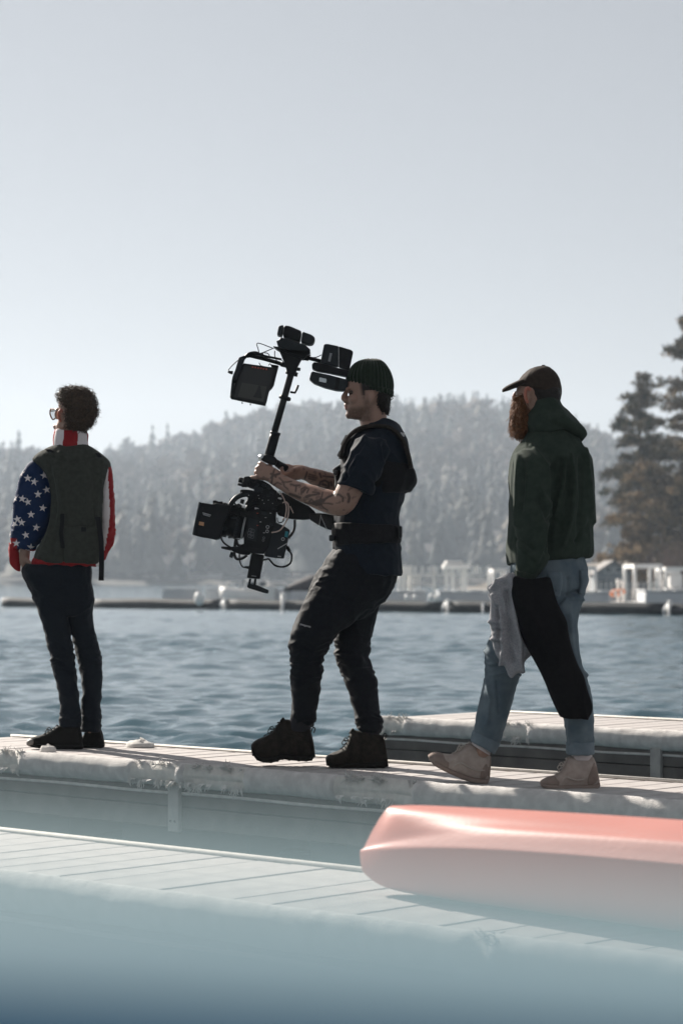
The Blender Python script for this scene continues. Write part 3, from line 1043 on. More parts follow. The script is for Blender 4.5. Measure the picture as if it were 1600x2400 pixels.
# ------------------------------------------------------------------ the rail just in front of the lens
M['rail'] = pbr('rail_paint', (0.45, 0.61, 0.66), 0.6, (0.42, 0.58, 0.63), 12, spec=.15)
M['rail_shaded'] = pbr('rail_shaded_side', (0.012, 0.12, 0.26), 0.5, (0.016, 0.135, 0.28), 12, spec=.12)  # dark blue stands for the shade on the rail's lower side
RAIL_D, RAIL_TILT = .225, .065
def handrail():
    e = empty('handrail', (0, RAIL_D, DECK - .02), 'pale blue sloping rail cap over a board coloured as its shaded side, close to the lens and wholly blurred', 'handrail')
    def on(x, y=0.0, dz=0.0): return Vector((x, RAIL_D + y, HC - .0272 - RAIL_TILT * x + dz))
    def extrude(nm, prof, mat):
        n = len(prof)
        V = [on(x, y, z) for x in np.linspace(-1.1, 1.1, 9) for y, z in prof]
        Fs = [(i * n + k, i * n + (k + 1) % n, (i + 1) * n + (k + 1) % n, (i + 1) * n + k) for i in range(8) for k in range(n)]
        Fs += [tuple(reversed(range(n))), tuple(8 * n + k for k in range(n))]
        obj(nm, V, Fs, mat, e)
    # plank cap, its slope towards the lens shaped to catch sky and sun
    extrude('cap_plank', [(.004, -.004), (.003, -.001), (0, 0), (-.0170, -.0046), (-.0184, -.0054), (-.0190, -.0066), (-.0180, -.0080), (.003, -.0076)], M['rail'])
    extrude('side_board', [(-.0168, -.0079), (-.0168, -.17), (-.0090, -.17), (-.0090, -.0079)], M['rail_shaded'])  # board added under the cap to darken the lower part of the blur
    def top_z(x): return HC - .0272 - RAIL_TILT * x - .011
    for x in (-1.0, 1.0):
        tube('rail_post', [Vector((x, RAIL_D + .03, DECK - .02)), Vector((x, RAIL_D + .03, top_z(x)))], .021, M['rail'], e, 14)
        tube('post_foot', [Vector((x, RAIL_D + .03, DECK - .02)), Vector((x, RAIL_D + .03, DECK - .005))], .06, M['rail'], e, 16)
    e = empty('walkway', (0, 0, DECK - .05), 'plank walkway under the photographer that carries the handrail', 'walkway')
    for i in range(16):
        box('deck_board', Vector((-1.3 + i * .17 + .02, -.35, DECK - .035)), (.164, 2.0, .03), M['deck'], e, None, .003)
    box('frame_beam', Vector((0, -.35, DECK - .13)), (2.6, 1.9, .15), M['fascia'], e)
    for x in (-.8, .8):
        box('float_block', Vector((x, -.35, DECK - .38)), (.8, 1.6, .34), M['float'], e, None, .03)
handrail()

# ------------------------------------------------------------------ haze over the lake
def haze():
    m = bpy.data.materials.new('haze_air')
    m.use_nodes = True
    t = m.node_tree
    for n_ in list(t.nodes):
        if n_.type == 'BSDF_PRINCIPLED': t.nodes.remove(n_)
    v = t.nodes.new('ShaderNodeVolumePrincipled')
    v.inputs['Color'].default_value = (0.76, 0.87, 1.0, 1)
    v.inputs['Density'].default_value = HAZE
    v.inputs['Anisotropy'].default_value = 0.35
    t.links.new(v.outputs[0], t.nodes['Material Output'].inputs['Volume'])
    o = box('haze', Vector((0, 745, 53)), (2400, 1530, 116), m)
    tag(o, 'pale morning haze over the lake and hill', 'haze', kind='stuff')
HAZE = 0.00027
haze()

# ------------------------------------------------------------------ figures: lofts fused into continuous surfaces
class Fig:
    """collects closed lofts and tubes laid out round a plane d0 metres away and fuses them into one skin"""
    def __init__(self, d0):
        self.d0 = d0
        self.V, self.F = [], []

    def add(self, v, f):
        b = len(self.V)
        self.V += [Vector(p) for p in v]
        self.F += [tuple(x + b for x in g) for g in f]
        return self

    def loft(self, rows, n=22, pw=2.25, sub=3):
        """rows of (left x, left y, right x, right y, depth centre, half depth): cross-sections between two outline points"""
        Rw = [np.array(r_, float) for r_ in rows]
        out = []
        for i in range(len(Rw) - 1):
            p0, p1, p2, p3 = Rw[max(i - 1, 0)], Rw[i], Rw[i + 1], Rw[min(i + 2, len(Rw) - 1)]
            for s in range(sub):
                t = s / sub
                out.append(0.5 * ((2 * p1) + (p2 - p0) * t + (2 * p0 - 5 * p1 + 4 * p2 - p3) * t * t + (3 * p1 - p0 - 3 * p2 + p3) * t ** 3))
        out.append(Rw[-1])
        V, Fs = [], []
        for r_ in out:
            d = self.d0 + r_[4]
            a, b = W(r_[0], r_[1], d), W(r_[2], r_[3], d)
            c, h = (a + b) / 2, (b - a) / 2
            for j in range(n):
                an = 2 * math.pi * j / n
                cs, sn = math.cos(an), math.sin(an)
                cs = math.copysign(abs(cs) ** (2 / pw), cs); sn = math.copysign(abs(sn) ** (2 / pw), sn)
                V.append(c + h * cs + Vector((0, 1, 0)) * max(r_[5], .003) * sn)
        k = len(out)
        for i in range(k - 1):
            for j in range(n):
                Fs.append((i * n + j, i * n + (j + 1) % n, (i + 1) * n + (j + 1) % n, (i + 1) * n + j))
        Fs.append(tuple(reversed(range(n)))); Fs.append(tuple((k - 1) * n + j for j in range(n)))
        return self.add(V, Fs)

    def limb(self, pts, n=14, sub=4, flat=None):
        """pts of (x, y, radius in pixels, depth)"""
        P = [W(x, y, self.d0 + dz) for x, y, r_, dz in pts]
        rr = [r_ / F * (self.d0 + dz) for x, y, r_, dz in pts]
        Q = smooth_pts(P, sub)
        m_ = len(Q)
        rads = [float(np.interp(i / (m_ - 1) * (len(rr) - 1), range(len(rr)), rr)) for i in range(m_)]
        # rounded ends
        t0, t1 = (Q[0] - Q[1]).normalized(), (Q[-1] - Q[-2]).normalized()
        Q = [Q[0] + t0 * rads[0] * .75, Q[0] + t0 * rads[0] * .45] + Q + [Q[-1] + t1 * rads[-1] * .45, Q[-1] + t1 * rads[-1] * .75]
        rads = [rads[0] * .45, rads[0] * .85] + rads + [rads[-1] * .85, rads[-1] * .45]
        v, f = sweep(Q, rads, n, flat)
        return self.add(v, f)

    def ball(self, px, py, rx, ry, dz, rd):
        c = W(px, py, self.d0 + dz)
        k = (self.d0 + dz) / F
        V, Fs = [], []
        nu, nv = 16, 10
        for i in range(1, nv):
            th = math.pi * i / nv
            for j in range(nu):
                a = 2 * math.pi * j / nu
                V.append(c + Vector((rx * k * math.sin(th) * math.cos(a), rd * math.sin(th) * math.sin(a), ry * k * math.cos(th))))
        for i in range(nv - 2):
            for j in range(nu):
                Fs.append((i * nu + j, (i + 1) * nu + j, (i + 1) * nu + (j + 1) % nu, i * nu + (j + 1) % nu))
        Fs.append(tuple(range(nu))); Fs.append(tuple(reversed([(nv - 2) * nu + j for j in range(nu)])))
        return self.add(V, Fs)

    def fuse(self, name, mat, parent, voxel=.006, smooth=4, disp=None):
        me = mesh(name, self.V, self.F)
        bm = bmesh.new(); bm.from_mesh(me)
        bmesh.ops.recalc_face_normals(bm, faces=bm.faces)
        bm.to_mesh(me); bm.free()
        o = bpy.data.objects.new(name, me)
        C.objects.link(o)
        rm = o.modifiers.new('r', 'REMESH'); rm.mode = 'VOXEL'; rm.voxel_size = voxel; rm.use_smooth_shade = True
        if smooth:
            sm = o.modifiers.new('s', 'SMOOTH'); sm.factor = .5; sm.iterations = smooth
        dg = bpy.context.evaluated_depsgraph_get()
        me2 = bpy.data.meshes.new_from_object(o.evaluated_get(dg))
        bpy.data.objects.remove(o); bpy.data.meshes.remove(me)
        me2.name = name
        me2.materials.clear()
        if disp is not None:
            n_ = len(me2.vertices)
            co = np.empty(n_ * 3); me2.vertices.foreach_get('co', co); co = co.reshape(-1, 3)
            no = np.empty(n_ * 3); me2.vertices.foreach_get('normal', no); no = no.reshape(-1, 3)
            dv = np.array([disp(Vector(c)) for c in co])
            co = co + no * dv[:, None]
            me2.vertices.foreach_set('co', co.ravel())
            me2.update()
        me2.polygons.foreach_set('use_smooth', [True] * len(me2.polygons))
        return link(name, me2, mat, parent)

def to_px(co):
    return 800 + co.x / co.y * F, HORIZON + (HC - co.z) / co.y * F

def ridged(v):
    return 1 - abs(noise.noise(v)) * 2

def cloth(sx, sy, sz, amp, seed, fine=.0012, fold=None):
    """wrinkles: ridged noise stretched by (sx, sy, sz); fold adds (row, height, amp) bands of bunched folds"""
    def f(c):
        a = ridged(Vector((c.x * sx + seed, c.y * sy, c.z * sz + .35 * noise.noise(c * 9)))) * amp - amp * .5
        a += noise.noise(Vector((c.x * sx * 2.3, c.y * sy * 2.3 + seed, c.z * sz * 2.1))) * amp * .45
        a += noise.noise(c * 120) * fine * .4
        if fold:
            py = to_px(c)[1]
            for row, hh, am in fold:
                g = math.exp(-((py - row) / hh) ** 2)
                if g > .02:
                    a += g * am * ridged(Vector((c.x * 12 + seed, c.y * 12, c.z * 46 + .9 * noise.noise(c * 14 + Vector((seed, 0, 0))))))
        return a
    return f

def pleats(fx, fz, amp, seed, lean=0.0, soft=.35):
    """long drape folds: smooth crests with creases between, running down and leaning by lean"""
    def f(c):
        q = Vector((c.x * fx + c.z * lean * fx + seed + .5 * noise.noise(c * 3.1), c.y * fx * .7, c.z * fz))
        a = max(0.0, 1 - abs(noise.noise(q)) * 2.6)
        return amp * (a ** 1.5 - .25) + amp * soft * noise.noise(Vector((q.x * 1.7, q.y * 1.7, q.z * 1.9 + 7)))
    return f

def strokes(conv, near, lines, base=None):
    """folds laid along given lines of the camera-side cloth: (height, half width in pixels, points)"""
    L_ = []
    for am, wd, pts in lines:
        P = [conv(p) for p in pts]
        L_.append((am, wd, P, min(p[0] for p in P) - 3 * wd, max(p[0] for p in P) + 3 * wd, min(p[1] for p in P) - 3 * wd, max(p[1] for p in P) + 3 * wd))
    def f(c):
        a = base(c) if base else 0.0
        if c.y < near:
            px, py = to_px(c)
            for am, wd, P, x0, x1, y0, y1 in L_:
                if x0 < px < x1 and y0 < py < y1:
                    q = min(seg_dist(px, py, P[k], P[k + 1]) for k in range(len(P) - 1)) / wd
                    if q < 2.6: a += am * math.exp(-q * q)
        return a
    return f

def seg_dist(px, py, a, b):
    dx, dy = b[0] - a[0], b[1] - a[1]
    t = max(0, min(1, ((px - a[0]) * dx + (py - a[1]) * dy) / (dx * dx + dy * dy + 1e-9)))
    return math.hypot(px - a[0] - dx * t, py - a[1] - dy * t)

def paint(o, fn, mats):
    """assign a material to every face by a function of its centre"""
    me = o.data
    for m_ in mats:
        me.materials.append(m_)
    for p in me.polygons:
        p.material_index = fn(p.center)

def ring_part(name, d0, rows, mat, parent, voxel=.005, smooth=2, disp=None, pw=2.25):
    return Fig(d0).loft(rows, pw=pw).fuse(name, mat, parent, voxel, smooth, disp)

M['skin'] = pbr('skin', (0.30, 0.185, 0.14), 0.5, (0.34, 0.215, 0.165), 60, .15, 300, sss=.15)
M['ear_skin'] = pbr('ear_skin', (0.38, 0.15, 0.105), 0.5, sss=.6)  # redder than the other skin: sunlight through the ears put into the colour
M['denim_dark'] = pbr('denim_dark', (0.003, 0.006, 0.011), 0.7, (0.005, 0.009, 0.015), 90, .3, 600, sheen=.03, spec=0.12)
M['denim_light'] = pbr('denim_light', (0.092, 0.125, 0.150), 0.85, (0.145, 0.182, 0.205), 14, .3, 600, spec=0.12)
M['denim_cuff'] = pbr('denim_cuff', (0.13, 0.17, 0.195), 0.85, (0.16, 0.20, 0.23), 30, .3, 600, spec=0.12)
M['pants'] = pbr('climbing_pants', (0.005, 0.006, 0.009), 0.75, (0.007, 0.009, 0.012), 60, .2, 500, sheen=.03, spec=0.12)
M['tee'] = pbr('navy_tee', (0.006, 0.010, 0.017), 0.8, (0.008, 0.013, 0.021), 60, .2, 500, sheen=.03, spec=0.12)
M['harness'] = pbr('harness_black', (0.007, 0.007, 0.009), 0.7, (0.012, 0.012, 0.014), 50, .3, 400, spec=0.12)
M['webbing'] = pbr('webbing', (0.012, 0.012, 0.014), 0.8, spec=0.12)
M['buckle'] = pbr('buckle_metal', (0.5, 0.5, 0.5), 0.35, metal=.8)
M['vest'] = pbr('vest_olive', (0.036, 0.039, 0.032), 0.9, (0.048, 0.051, 0.043), 50, .3, 500, sheen=.03, spec=0.12)
M['flag_blue'] = pbr('flag_blue', (0.006, 0.019, 0.062), 0.75, (0.009, 0.025, 0.078), 20, .2, 300, spec=0.12)
M['flag_red'] = pbr('flag_red', (0.24, 0.012, 0.016), 0.75, (0.29, 0.018, 0.021), 20, .2, 300, spec=0.12)
M['flag_white'] = pbr('flag_white', (0.66, 0.60, 0.60), 0.8, (0.72, 0.67, 0.67), 20, .2, 300, spec=0.12)
M['hair_brown'] = pbr('hair_brown', (0.040, 0.026, 0.018), 0.6, (0.085, 0.056, 0.038), 70, .9, 220, spec=0.25)
M['hair_black'] = pbr('hair_black', (0.010, 0.008, 0.007), 0.6, (0.020, 0.016, 0.014), 90, .9, 260, spec=0.25)
M['beard_red'] = pbr('beard_red', (0.12, 0.052, 0.023), 0.7, (0.23, 0.105, 0.048), 80, .9, 240, spec=0.25)
M['beanie'] = pbr('beanie_green', (0.009, 0.017, 0.010), 0.95, (0.014, 0.025, 0.015), 80, .4, 400, sheen=.2, spec=0.12)
M['cap'] = pbr('cap_brown', (0.030, 0.022, 0.018), 0.85, (0.042, 0.031, 0.025), 60, .2, 500, spec=0.12)
M['hoodie'] = pbr('hoodie_green', (0.023, 0.034, 0.026), 0.95, (0.031, 0.044, 0.034), 40, .25, 500, sheen=.03, spec=0.12)
M['grey_cloth'] = pbr('grey_marl', (0.27, 0.265, 0.28), 0.95, (0.36, 0.355, 0.37), 160, .3, 500, spec=0.12)
M['black_cloth'] = pbr('black_cloth', (0.006, 0.006, 0.007), 0.95, (0.009, 0.009, 0.010), 60, spec=0.12)
M['shoe_black'] = pbr('shoe_black', (0.007, 0.007, 0.007), 0.8, (0.011, 0.011, 0.010), 50, .4, 300, spec=0.12)
M['rubber_toe'] = pbr('rubber_toe', (0.16, 0.15, 0.14), 0.6)
M['boot'] = pbr('boot_leather', (0.011, 0.009, 0.007), 0.75, (0.030, 0.025, 0.020), 34, .9, 200, spec=0.12)
M['boot_sole'] = pbr('boot_sole', (0.012, 0.011, 0.010), 0.8, spec=0.12)
M['suede'] = pbr('shoe_suede', (0.36, 0.30, 0.265), 0.9, (0.43, 0.365, 0.325), 40, .3, 400, spec=0.12)
M['suede_dark'] = pbr('shoe_suede_dark', (0.23, 0.18, 0.155), 0.9, (0.28, 0.22, 0.19), 40, .3, 400, spec=0.12)
M['gum'] = pbr('shoe_rubber', (0.23, 0.175, 0.15), 0.7, (0.26, 0.20, 0.17), 40, spec=0.12)
M['sock'] = pbr('sock_white', (0.55, 0.50, 0.50), 0.9)
M['lace'] = pbr('lace', (0.035, 0.032, 0.03), 0.8)
M['lace_pale'] = pbr('lace_pale', (0.42, 0.37, 0.33), 0.8)
M['acetate'] = pbr('tortoise_acetate', (0.10, 0.045, 0.02), 0.2, (0.20, 0.09, 0.03), 60)
M['eye'] = pbr('eye', (0.06, 0.042, 0.035), 0.7, spec=.1)

def tattoo_material():
    m = pbr('tattooed_skin', (0.50, 0.31, 0.24), 0.5, sss=.15)
    t = m.node_tree
    b = t.nodes['Principled BSDF']
    tc = t.nodes.new('ShaderNodeTexCoord')
    n0 = t.nodes.new('ShaderNodeTexNoise'); n0.inputs['Scale'].default_value = 26; n0.inputs['Detail'].default_value = 2
    mx = t.nodes.new('ShaderNodeVectorMath'); mx.operation = 'MULTIPLY_ADD'
    mx.inputs[1].default_value = (.030, .030, .030)
    t.links.new(tc.outputs['Object'], n0.inputs['Vector'])
    t.links.new(n0.outputs['Color'], mx.inputs[0])
    t.links.new(tc.outputs['Object'], mx.inputs[2])
    w1 = t.nodes.new('ShaderNodeTexVoronoi'); w1.feature = 'DISTANCE_TO_EDGE'; w1.inputs['Scale'].default_value = 34
    t.links.new(mx.outputs[0], w1.inputs['Vector'])
    r1 = t.nodes.new('ShaderNodeValToRGB')
    r1.color_ramp.elements[0].position = .03; r1.color_ramp.elements[0].color = (1, 1, 1, 1)
    r1.color_ramp.elements[1].position = .10; r1.color_ramp.elements[1].color = (0, 0, 0, 1)
    t.links.new(w1.outputs['Distance'], r1.inputs[0])
    n2 = t.nodes.new('ShaderNodeTexNoise'); n2.inputs['Scale'].default_value = 22; n2.inputs['Detail'].default_value = 4
    t.links.new(tc.outputs['Object'], n2.inputs['Vector'])
    r2 = t.nodes.new('ShaderNodeValToRGB')
    r2.color_ramp.elements[0].position = .50; r2.color_ramp.elements[0].color = (0, 0, 0, 1)
    r2.color_ramp.elements[1].position = .56; r2.color_ramp.elements[1].color = (1, 1, 1, 1)
    t.links.new(n2.outputs[0], r2.inputs[0])
    mu = t.nodes.new('ShaderNodeMath'); mu.operation = 'MULTIPLY'
    t.links.new(r1.outputs[0], mu.inputs[0]); t.links.new(r2.outputs[0], mu.inputs[1])
    mix = t.nodes.new('ShaderNodeMix'); mix.data_type = 'RGBA'
    mix.inputs[6].default_value = (0.50, 0.31, 0.24, 1); mix.inputs[7].default_value = (0.055, 0.05, 0.05, 1)
    sc = t.nodes.new('ShaderNodeMath'); sc.operation = 'MULTIPLY'; sc.inputs[1].default_value = .85
    t.links.new(mu.outputs[0], sc.inputs[0])
    t.links.new(sc.outputs[0], mix.inputs[0])
    t.links.new(mix.outputs[2], b.inputs['Base Color'])
    return m
M['tattoo'] = tattoo_material()

def hair_tufts(name, o, mat, parent, count, ln, wd, seed, keep=None, lift=.55, down=.3):
    """short locks growing out of a hair cap so its outline is not smooth"""
    r = random.Random(seed)
    me = o.data
    V, Fs = [], []
    polys = me.polygons
    for i in range(count):
        p = polys[r.randrange(len(polys))]
        c = p.center
        if keep and not keep(c):
            continue
        nrm = p.normal
        tg = Vector((r.gauss(0, 1), r.gauss(0, 1), r.gauss(-down, .6)))
        tg = (tg - nrm * tg.dot(nrm)).normalized()
        l = ln * r.uniform(.5, 1.3)
        pts = [c - nrm * .002, c + nrm * l * .35 * lift + tg * l * .35, c + nrm * l * .5 * lift + tg * l * .75 + Vector((0, 0, -.1 * l)), c + nrm * l * .35 * lift + tg * l]
        w_ = wd * r.uniform(.6, 1.3)
        v, f = sweep(pts, [w_, w_, w_ * .7, w_ * .2], 4)
        b = len(V); V += v; Fs += [tuple(x + b for x in g) for g in f]
    h = obj(name, V, Fs, mat, parent, True)
    h['kind'] = 'stuff'
    return h

def shoe(name, d0, rows, mat, sole_mat, parent, dy, hw, extra=None, sole_t=.022, toe_mat=None, heel=None, label=None):
    """rows along the foot from toe to heel: (top x, top y, bottom x, bottom y, width factor)"""
    fg = Fig(d0)
    fg.loft([(a, b, c, d_ - 3, dy, hw * k) for a, b, c, d_, k in rows], pw=2.6)
    if extra:
        fg.loft(extra, pw=2.2)
    o = fg.fuse(name, mat, parent, .004, 3, lambda c: noise.noise(c * 45) * .0016)
    pxm = d0 / F
    st = sole_t / pxm
    so = Fig(d0).loft([(c + (a - c) * min(1, st / max(1, d_ - b)), d_ - min(st, d_ - b), c, d_, dy, hw * k * 1.06) for a, b, c, d_, k in rows], pw=3.2).fuse('sole', sole_mat, o, .0035, 1)
    if heel:
        bm = bmesh.new()
        for i in range(11):
            t = (i + .5) / 11 * (len(rows) - 1)
            k = int(t); u = t - k
            x = rows[k][2] * (1 - u) + rows[k + 1][2] * u; y = rows[k][3] * (1 - u) + rows[k + 1][3] * u
            for sd in (-1, 1):
                box_bm(bm, W(x, y - 2.2, d0 + dy + sd * hw * .6), (.013, hw * .9, .011), None, .002)
        bm_obj('tread', bm, sole_mat, so)['kind'] = 'stuff'
    return o, so

def laces(parent, d0, pts, mat, dy, w_=5):
    V, Fs = [], []
    for (x, y) in pts:
        v, f = sweep([W(x - 3, y - 1, d0 + dy - .026), W(x - 1, y - 2.6, d0 + dy - .012), W(x + 1, y - 3, d0 + dy + .014)], .0028, 5)
        b = len(V); V += v; Fs += [tuple(q + b for q in g) for g in f]
    x, y = pts[len(pts) // 2]
    for loop in (((x, y), (x - 9, y - 3), (x - 14, y + 4), (x - 10, y + 8), (x - 3, y + 2)), ((x + 2, y), (x - 4, y - 8), (x - 10, y - 4), (x - 5, y + 1))):
        v, f = sweep(smooth_pts([W(a, b_, d0 + dy - .015) for a, b_ in loop]), .0022, 5)
        b = len(V); V += v; Fs += [tuple(q + b for q in g) for g in f]
    return obj('lace', V, Fs, mat, parent, True)

# ================================================================== person 1: flag jacket, olive vest
def person_flag():
    d0 = 11.33
    e = empty('person', (W(150, 1755, d0).x, d0, DECK), 'man seen from behind in stars and stripes jacket, olive vest and dark jeans', 'person')
    # body: head, neck, trunk and limbs in one skin
    b = Fig(d0)
    b.loft([(160, 914, 190, 913, 0, .03), (146, 922, 208, 921, 0, .06), (138, 938, 219, 936, 0, .072), (137, 955, 222, 955, 0, .076), (139, 972, 221, 972, 0, .074),
            (136, 985, 216, 986, 0, .068), (131, 998, 208, 998, 0, .06), (131, 1008, 196, 1006, 0, .05), (136, 1013, 180, 1012, 0, .035)])
    b.loft([(147, 985, 203, 985, .01, .052), (146, 1015, 200, 1015, .0, .055), (140, 1050, 206, 1050, 0, .06)])
    b.loft([(145, 1060, 205, 1060, 0, .05), (118, 1095, 226, 1095, 0, .07), (135, 1160, 222, 1165, 0, .075), (130, 1240, 215, 1240, 0, .075), (105, 1320, 195, 1320, 0, .075), (100, 1380, 195, 1380, 0, .075), (115, 1415, 200, 1415, 0, .065)])
    b.limb([(105, 1098, 16, 0), (78, 1165, 16, .01), (66, 1240, 15, .01), (58, 1290, 13, .005), (57, 1318, 12, .005)])
    b.limb([(238, 1100, 9, .015), (251, 1170, 8, .025), (252, 1240, 8, .04), (243, 1290, 7, .09), (236, 1310, 7, .12)])
    b.limb([(125, 1400, 24, -.01), (139, 1510, 20, -.02), (148, 1560, 17, -.02), (161, 1640, 15, -.02), (164, 1730, 12, -.02)])
    b.limb([(188, 1400, 22, .04), (202, 1510, 18, .05), (212, 1560, 17, .05), (215, 1640, 15, .05), (213, 1730, 12, .05)])
    # hand slipping into the pocket: back of the hand, thumb and four fingers
    b.loft([(44, 1297, 67, 1300, .0, .020), (46, 1312, 67, 1314, .0, .024), (50, 1326, 68, 1328, .01, .022), (53, 1336, 68, 1338, .015, .018)])
    for i, (x, y) in enumerate(((53, 1334), (57, 1337), (62, 1338), (66, 1338))):
        b.limb([(x, y, 4.6, .0 + i * .012), (x + 2, y + 10, 4.3, .012 + i * .012), (x + 5, y + 22, 3.8, .02 + i * .012)], 8, 3)
    b.limb([(64, 1312, 5, -.018), (71, 1322, 4.5, -.022), (75, 1332, 4, -.02)], 8, 3)
    # nose, brow and chin turned away to the left
    b.limb([(136, 958, 4, .045), (131, 972, 4.5, .062), (134, 980, 4, .055)], 8, 3)
    b.ball(141, 975, 5.5, 12, -.035, .014)
    b.ball(132, 1000, 8, 8, .03, .03)
    body = b.fuse('body', M['skin'], e, .0045, 3)
    # ear rim
    tube('ear', smooth_pts([W(147, 966, d0 - .052), W(142, 961, d0 - .056), W(137, 968, d0 - .056), W(138, 980, d0 - .055), W(143, 988, d0 - .05)]), .0055, M['ear_skin'], e, 8)
    # hair
    h = Fig(d0)
    h.loft([(158, 909, 186, 908, 0, .03), (143, 915, 207, 914, 0, .066), (138, 926, 218, 926, -.004, .078), (140, 942, 225, 942, -.012, .081), (149, 958, 227, 956, -.018, .078),
            (153, 975, 225, 973, -.022, .072), (154, 990, 217, 989, -.026, .060), (156, 1004, 206, 1003, -.030, .046), (162, 1012, 194, 1012, -.032, .03)])
    hair = h.fuse('hair', M['hair_brown'], e, .004, 1, lambda c: .010 * noise.noise(c * 42) + .0035 * ridged(c * 78) - .001 + .002 * noise.noise(c * 190))
    hair_tufts('curl', hair, M['hair_brown'], hair, 1700, .026, .0011, 4, None, .7)
    # glasses
    g = empty_child('glasses', e)
    rim = [W(119, 958, d0 + .07), W(117, 966, d0 + .07), W(119, 976, d0 + .07), W(124, 983, d0 + .07), W(131, 978, d0 + .06), W(133, 966, d0 + .055), W(132, 959, d0 + .055)]
    gl = tube('glasses', smooth_pts(rim + [rim[0]]), .0032, M['acetate'], e, 7)
    obj('lens', rim, [tuple(range(len(rim)))], M['lens_glass'], gl)
    tube('temple_arm', [W(118, 958, d0 + .055), W(130, 959, d0 + .0), W(143, 962, d0 - .045)], .003, M['acetate'], gl, 6)
    # jacket
    j = Fig(d0)
    j.loft([(74, 1079, 112, 1078, 0, .045), (55, 1105, 116, 1106, 0, .062), (41, 1135, 121, 1137, 0, .066), (33, 1180, 121, 1182, .0, .066), (30, 1227, 113, 1230, .005, .062), (27, 1262, 97, 1264, .008, .056), (30, 1284, 80, 1290, .008, .047)])
    j.loft([(21, 1272, 40, 1284, .02, .03), (20, 1300, 47, 1304, .02, .036), (24, 1322, 48, 1326, .02, .032), (37, 1334, 47, 1340, .02, .02)])
    j.loft([(222, 1062, 256, 1086, .0, .05), (232, 1095, 260, 1098, .01, .055), (236, 1128, 263, 1124, .02, .056), (238, 1166, 266, 1164, .025, .055), (238, 1200, 267, 1198, .03, .055), (237, 1227, 269, 1227, .035, .053), (234, 1262, 266, 1264, .06, .05), (232, 1290, 257, 1290, .09, .045), (226, 1312, 245, 1312, .12, .04)])
    j.loft([(125, 1060, 225, 1060, 0, .07), (110, 1100, 238, 1100, 0, .085), (130, 1170, 230, 1170, 0, .085), (112, 1260, 228, 1260, 0, .085), (80, 1306, 232, 1308, 0, .104), (74, 1320, 231, 1322, 0, .110), (76, 1326, 229, 1326, 0, .106)])
    j.loft([(124, 1048, 207, 1048, 0, .082), (123, 1032, 205, 1034, 0, .078), (125, 1018, 205, 1018, 0, .074), (129, 1007, 198, 1010, 0, .068)])
    jk = j.fuse('jacket', None, e, .005, 3, cloth(16, 16, 7, .007, 3.1, fold=((1150, 40, .004), (1250, 40, .006))))
    def jmat(c):
        px, py = to_px(c)
        if py < 1052:
            a = math.atan2(c.y - d0, c.x - W(165, 1030, d0).x)
            return 1 + int(((a + math.pi) / .86 + .55)) % 2
        if px < 122 and py < 1288 and not (px < 40 and py > 1262):
            return 0
        if px > 225 and py < 1330:
            q = (px - 236) + (c.y - d0 - .02) * 120 + 2.5 * math.sin(py * .03)
            return 2 if q < 13 else 1
        if px < 70 and py > 1260:
            return 1 if (px + (c.y - d0) * 200) < 52 else 2
        return 1
    paint(jk, jmat, (M['flag_blue'], M['flag_red'], M['flag_white']))
    # printed stars wrapped round the blue sleeve
    bv = BVHTree.FromObject(jk, bpy.context.evaluated_depsgraph_get())
    stars = [(320, 1180), (395, 1222), (505, 1148), (467, 1012), (213, 1282), (533, 1312), (435, 1365), (258, 1415), (320, 1452), (552, 1455), (490, 1522), (170, 1515), (357, 1597), (522, 1650), (203, 1650), (250, 1690), (415, 1747), (297, 1832), (190, 1927), (350, 1972)]
    cam_p = Vector((0, 0, HC))
    def star(centre, rad, fwd, up, rot):
        side = fwd.cross(up).normalized()
        pts, ok = [], True
        P = [centre] + [centre + (side * math.sin(a) + up * math.cos(a)) * (rad if i % 2 == 0 else rad * .40) for i, a in enumerate([rot + k * math.pi / 5 for k in range(10)])]
        for p in P:
            hit, nn, ix, ds = bv.ray_cast(p - fwd * .35, fwd, .7)
            if hit is None: return
            pts.append(hit + nn * .0022)
        if max((p - pts[0]).length for p in pts) > rad * 1.9: return
        obj('star', pts, [(0, 1 + k, 1 + (k + 1) % 10) for k in range(10)], M['flag_white'], jk)
    for i, (x, y) in enumerate(stars):
        p = W(x / 4.9, 880 + y / 4.9, d0)
        star(p, 9.6 / F * d0, (p - cam_p).normalized(), Vector((0, 0, 1)), .2 * math.sin(i * 2.1))
    for i in range(9):
        p = W(70, 1110 + i * 20, d0) + Vector((0, (i % 3 - 1) * .035, 0))
        star(p, .019, Vector((1, 0, 0)), Vector((0, 0, 1)), .3 * i)
        star(p, .019, Vector((.3, -1, 0)).normalized(), Vector((0, 0, 1)), .3 * i)
    # vest over it
    v = Fig(d0)
    v.loft([(131, 1040, 205, 1042, 0, .066), (106, 1051, 222, 1052, 0, .085), (84, 1065, 242, 1067, 0, .108), (76, 1079, 257, 1083, 0, .118), (92, 1096, 257, 1098, 0, .124), (110, 1118, 249, 1120, -.004, .126),
            (118, 1145, 245, 1145, -.004, .127), (121, 1176, 242, 1172, -.004, .127), (116, 1220, 241, 1222, -.004, .127), (104, 1258, 239, 1262, -.004, .128), (86, 1292, 237, 1296, -.004, .128), (82, 1308, 235, 1312, -.004, .126), (96, 1320, 231, 1322, -.004, .12)], pw=2.5)
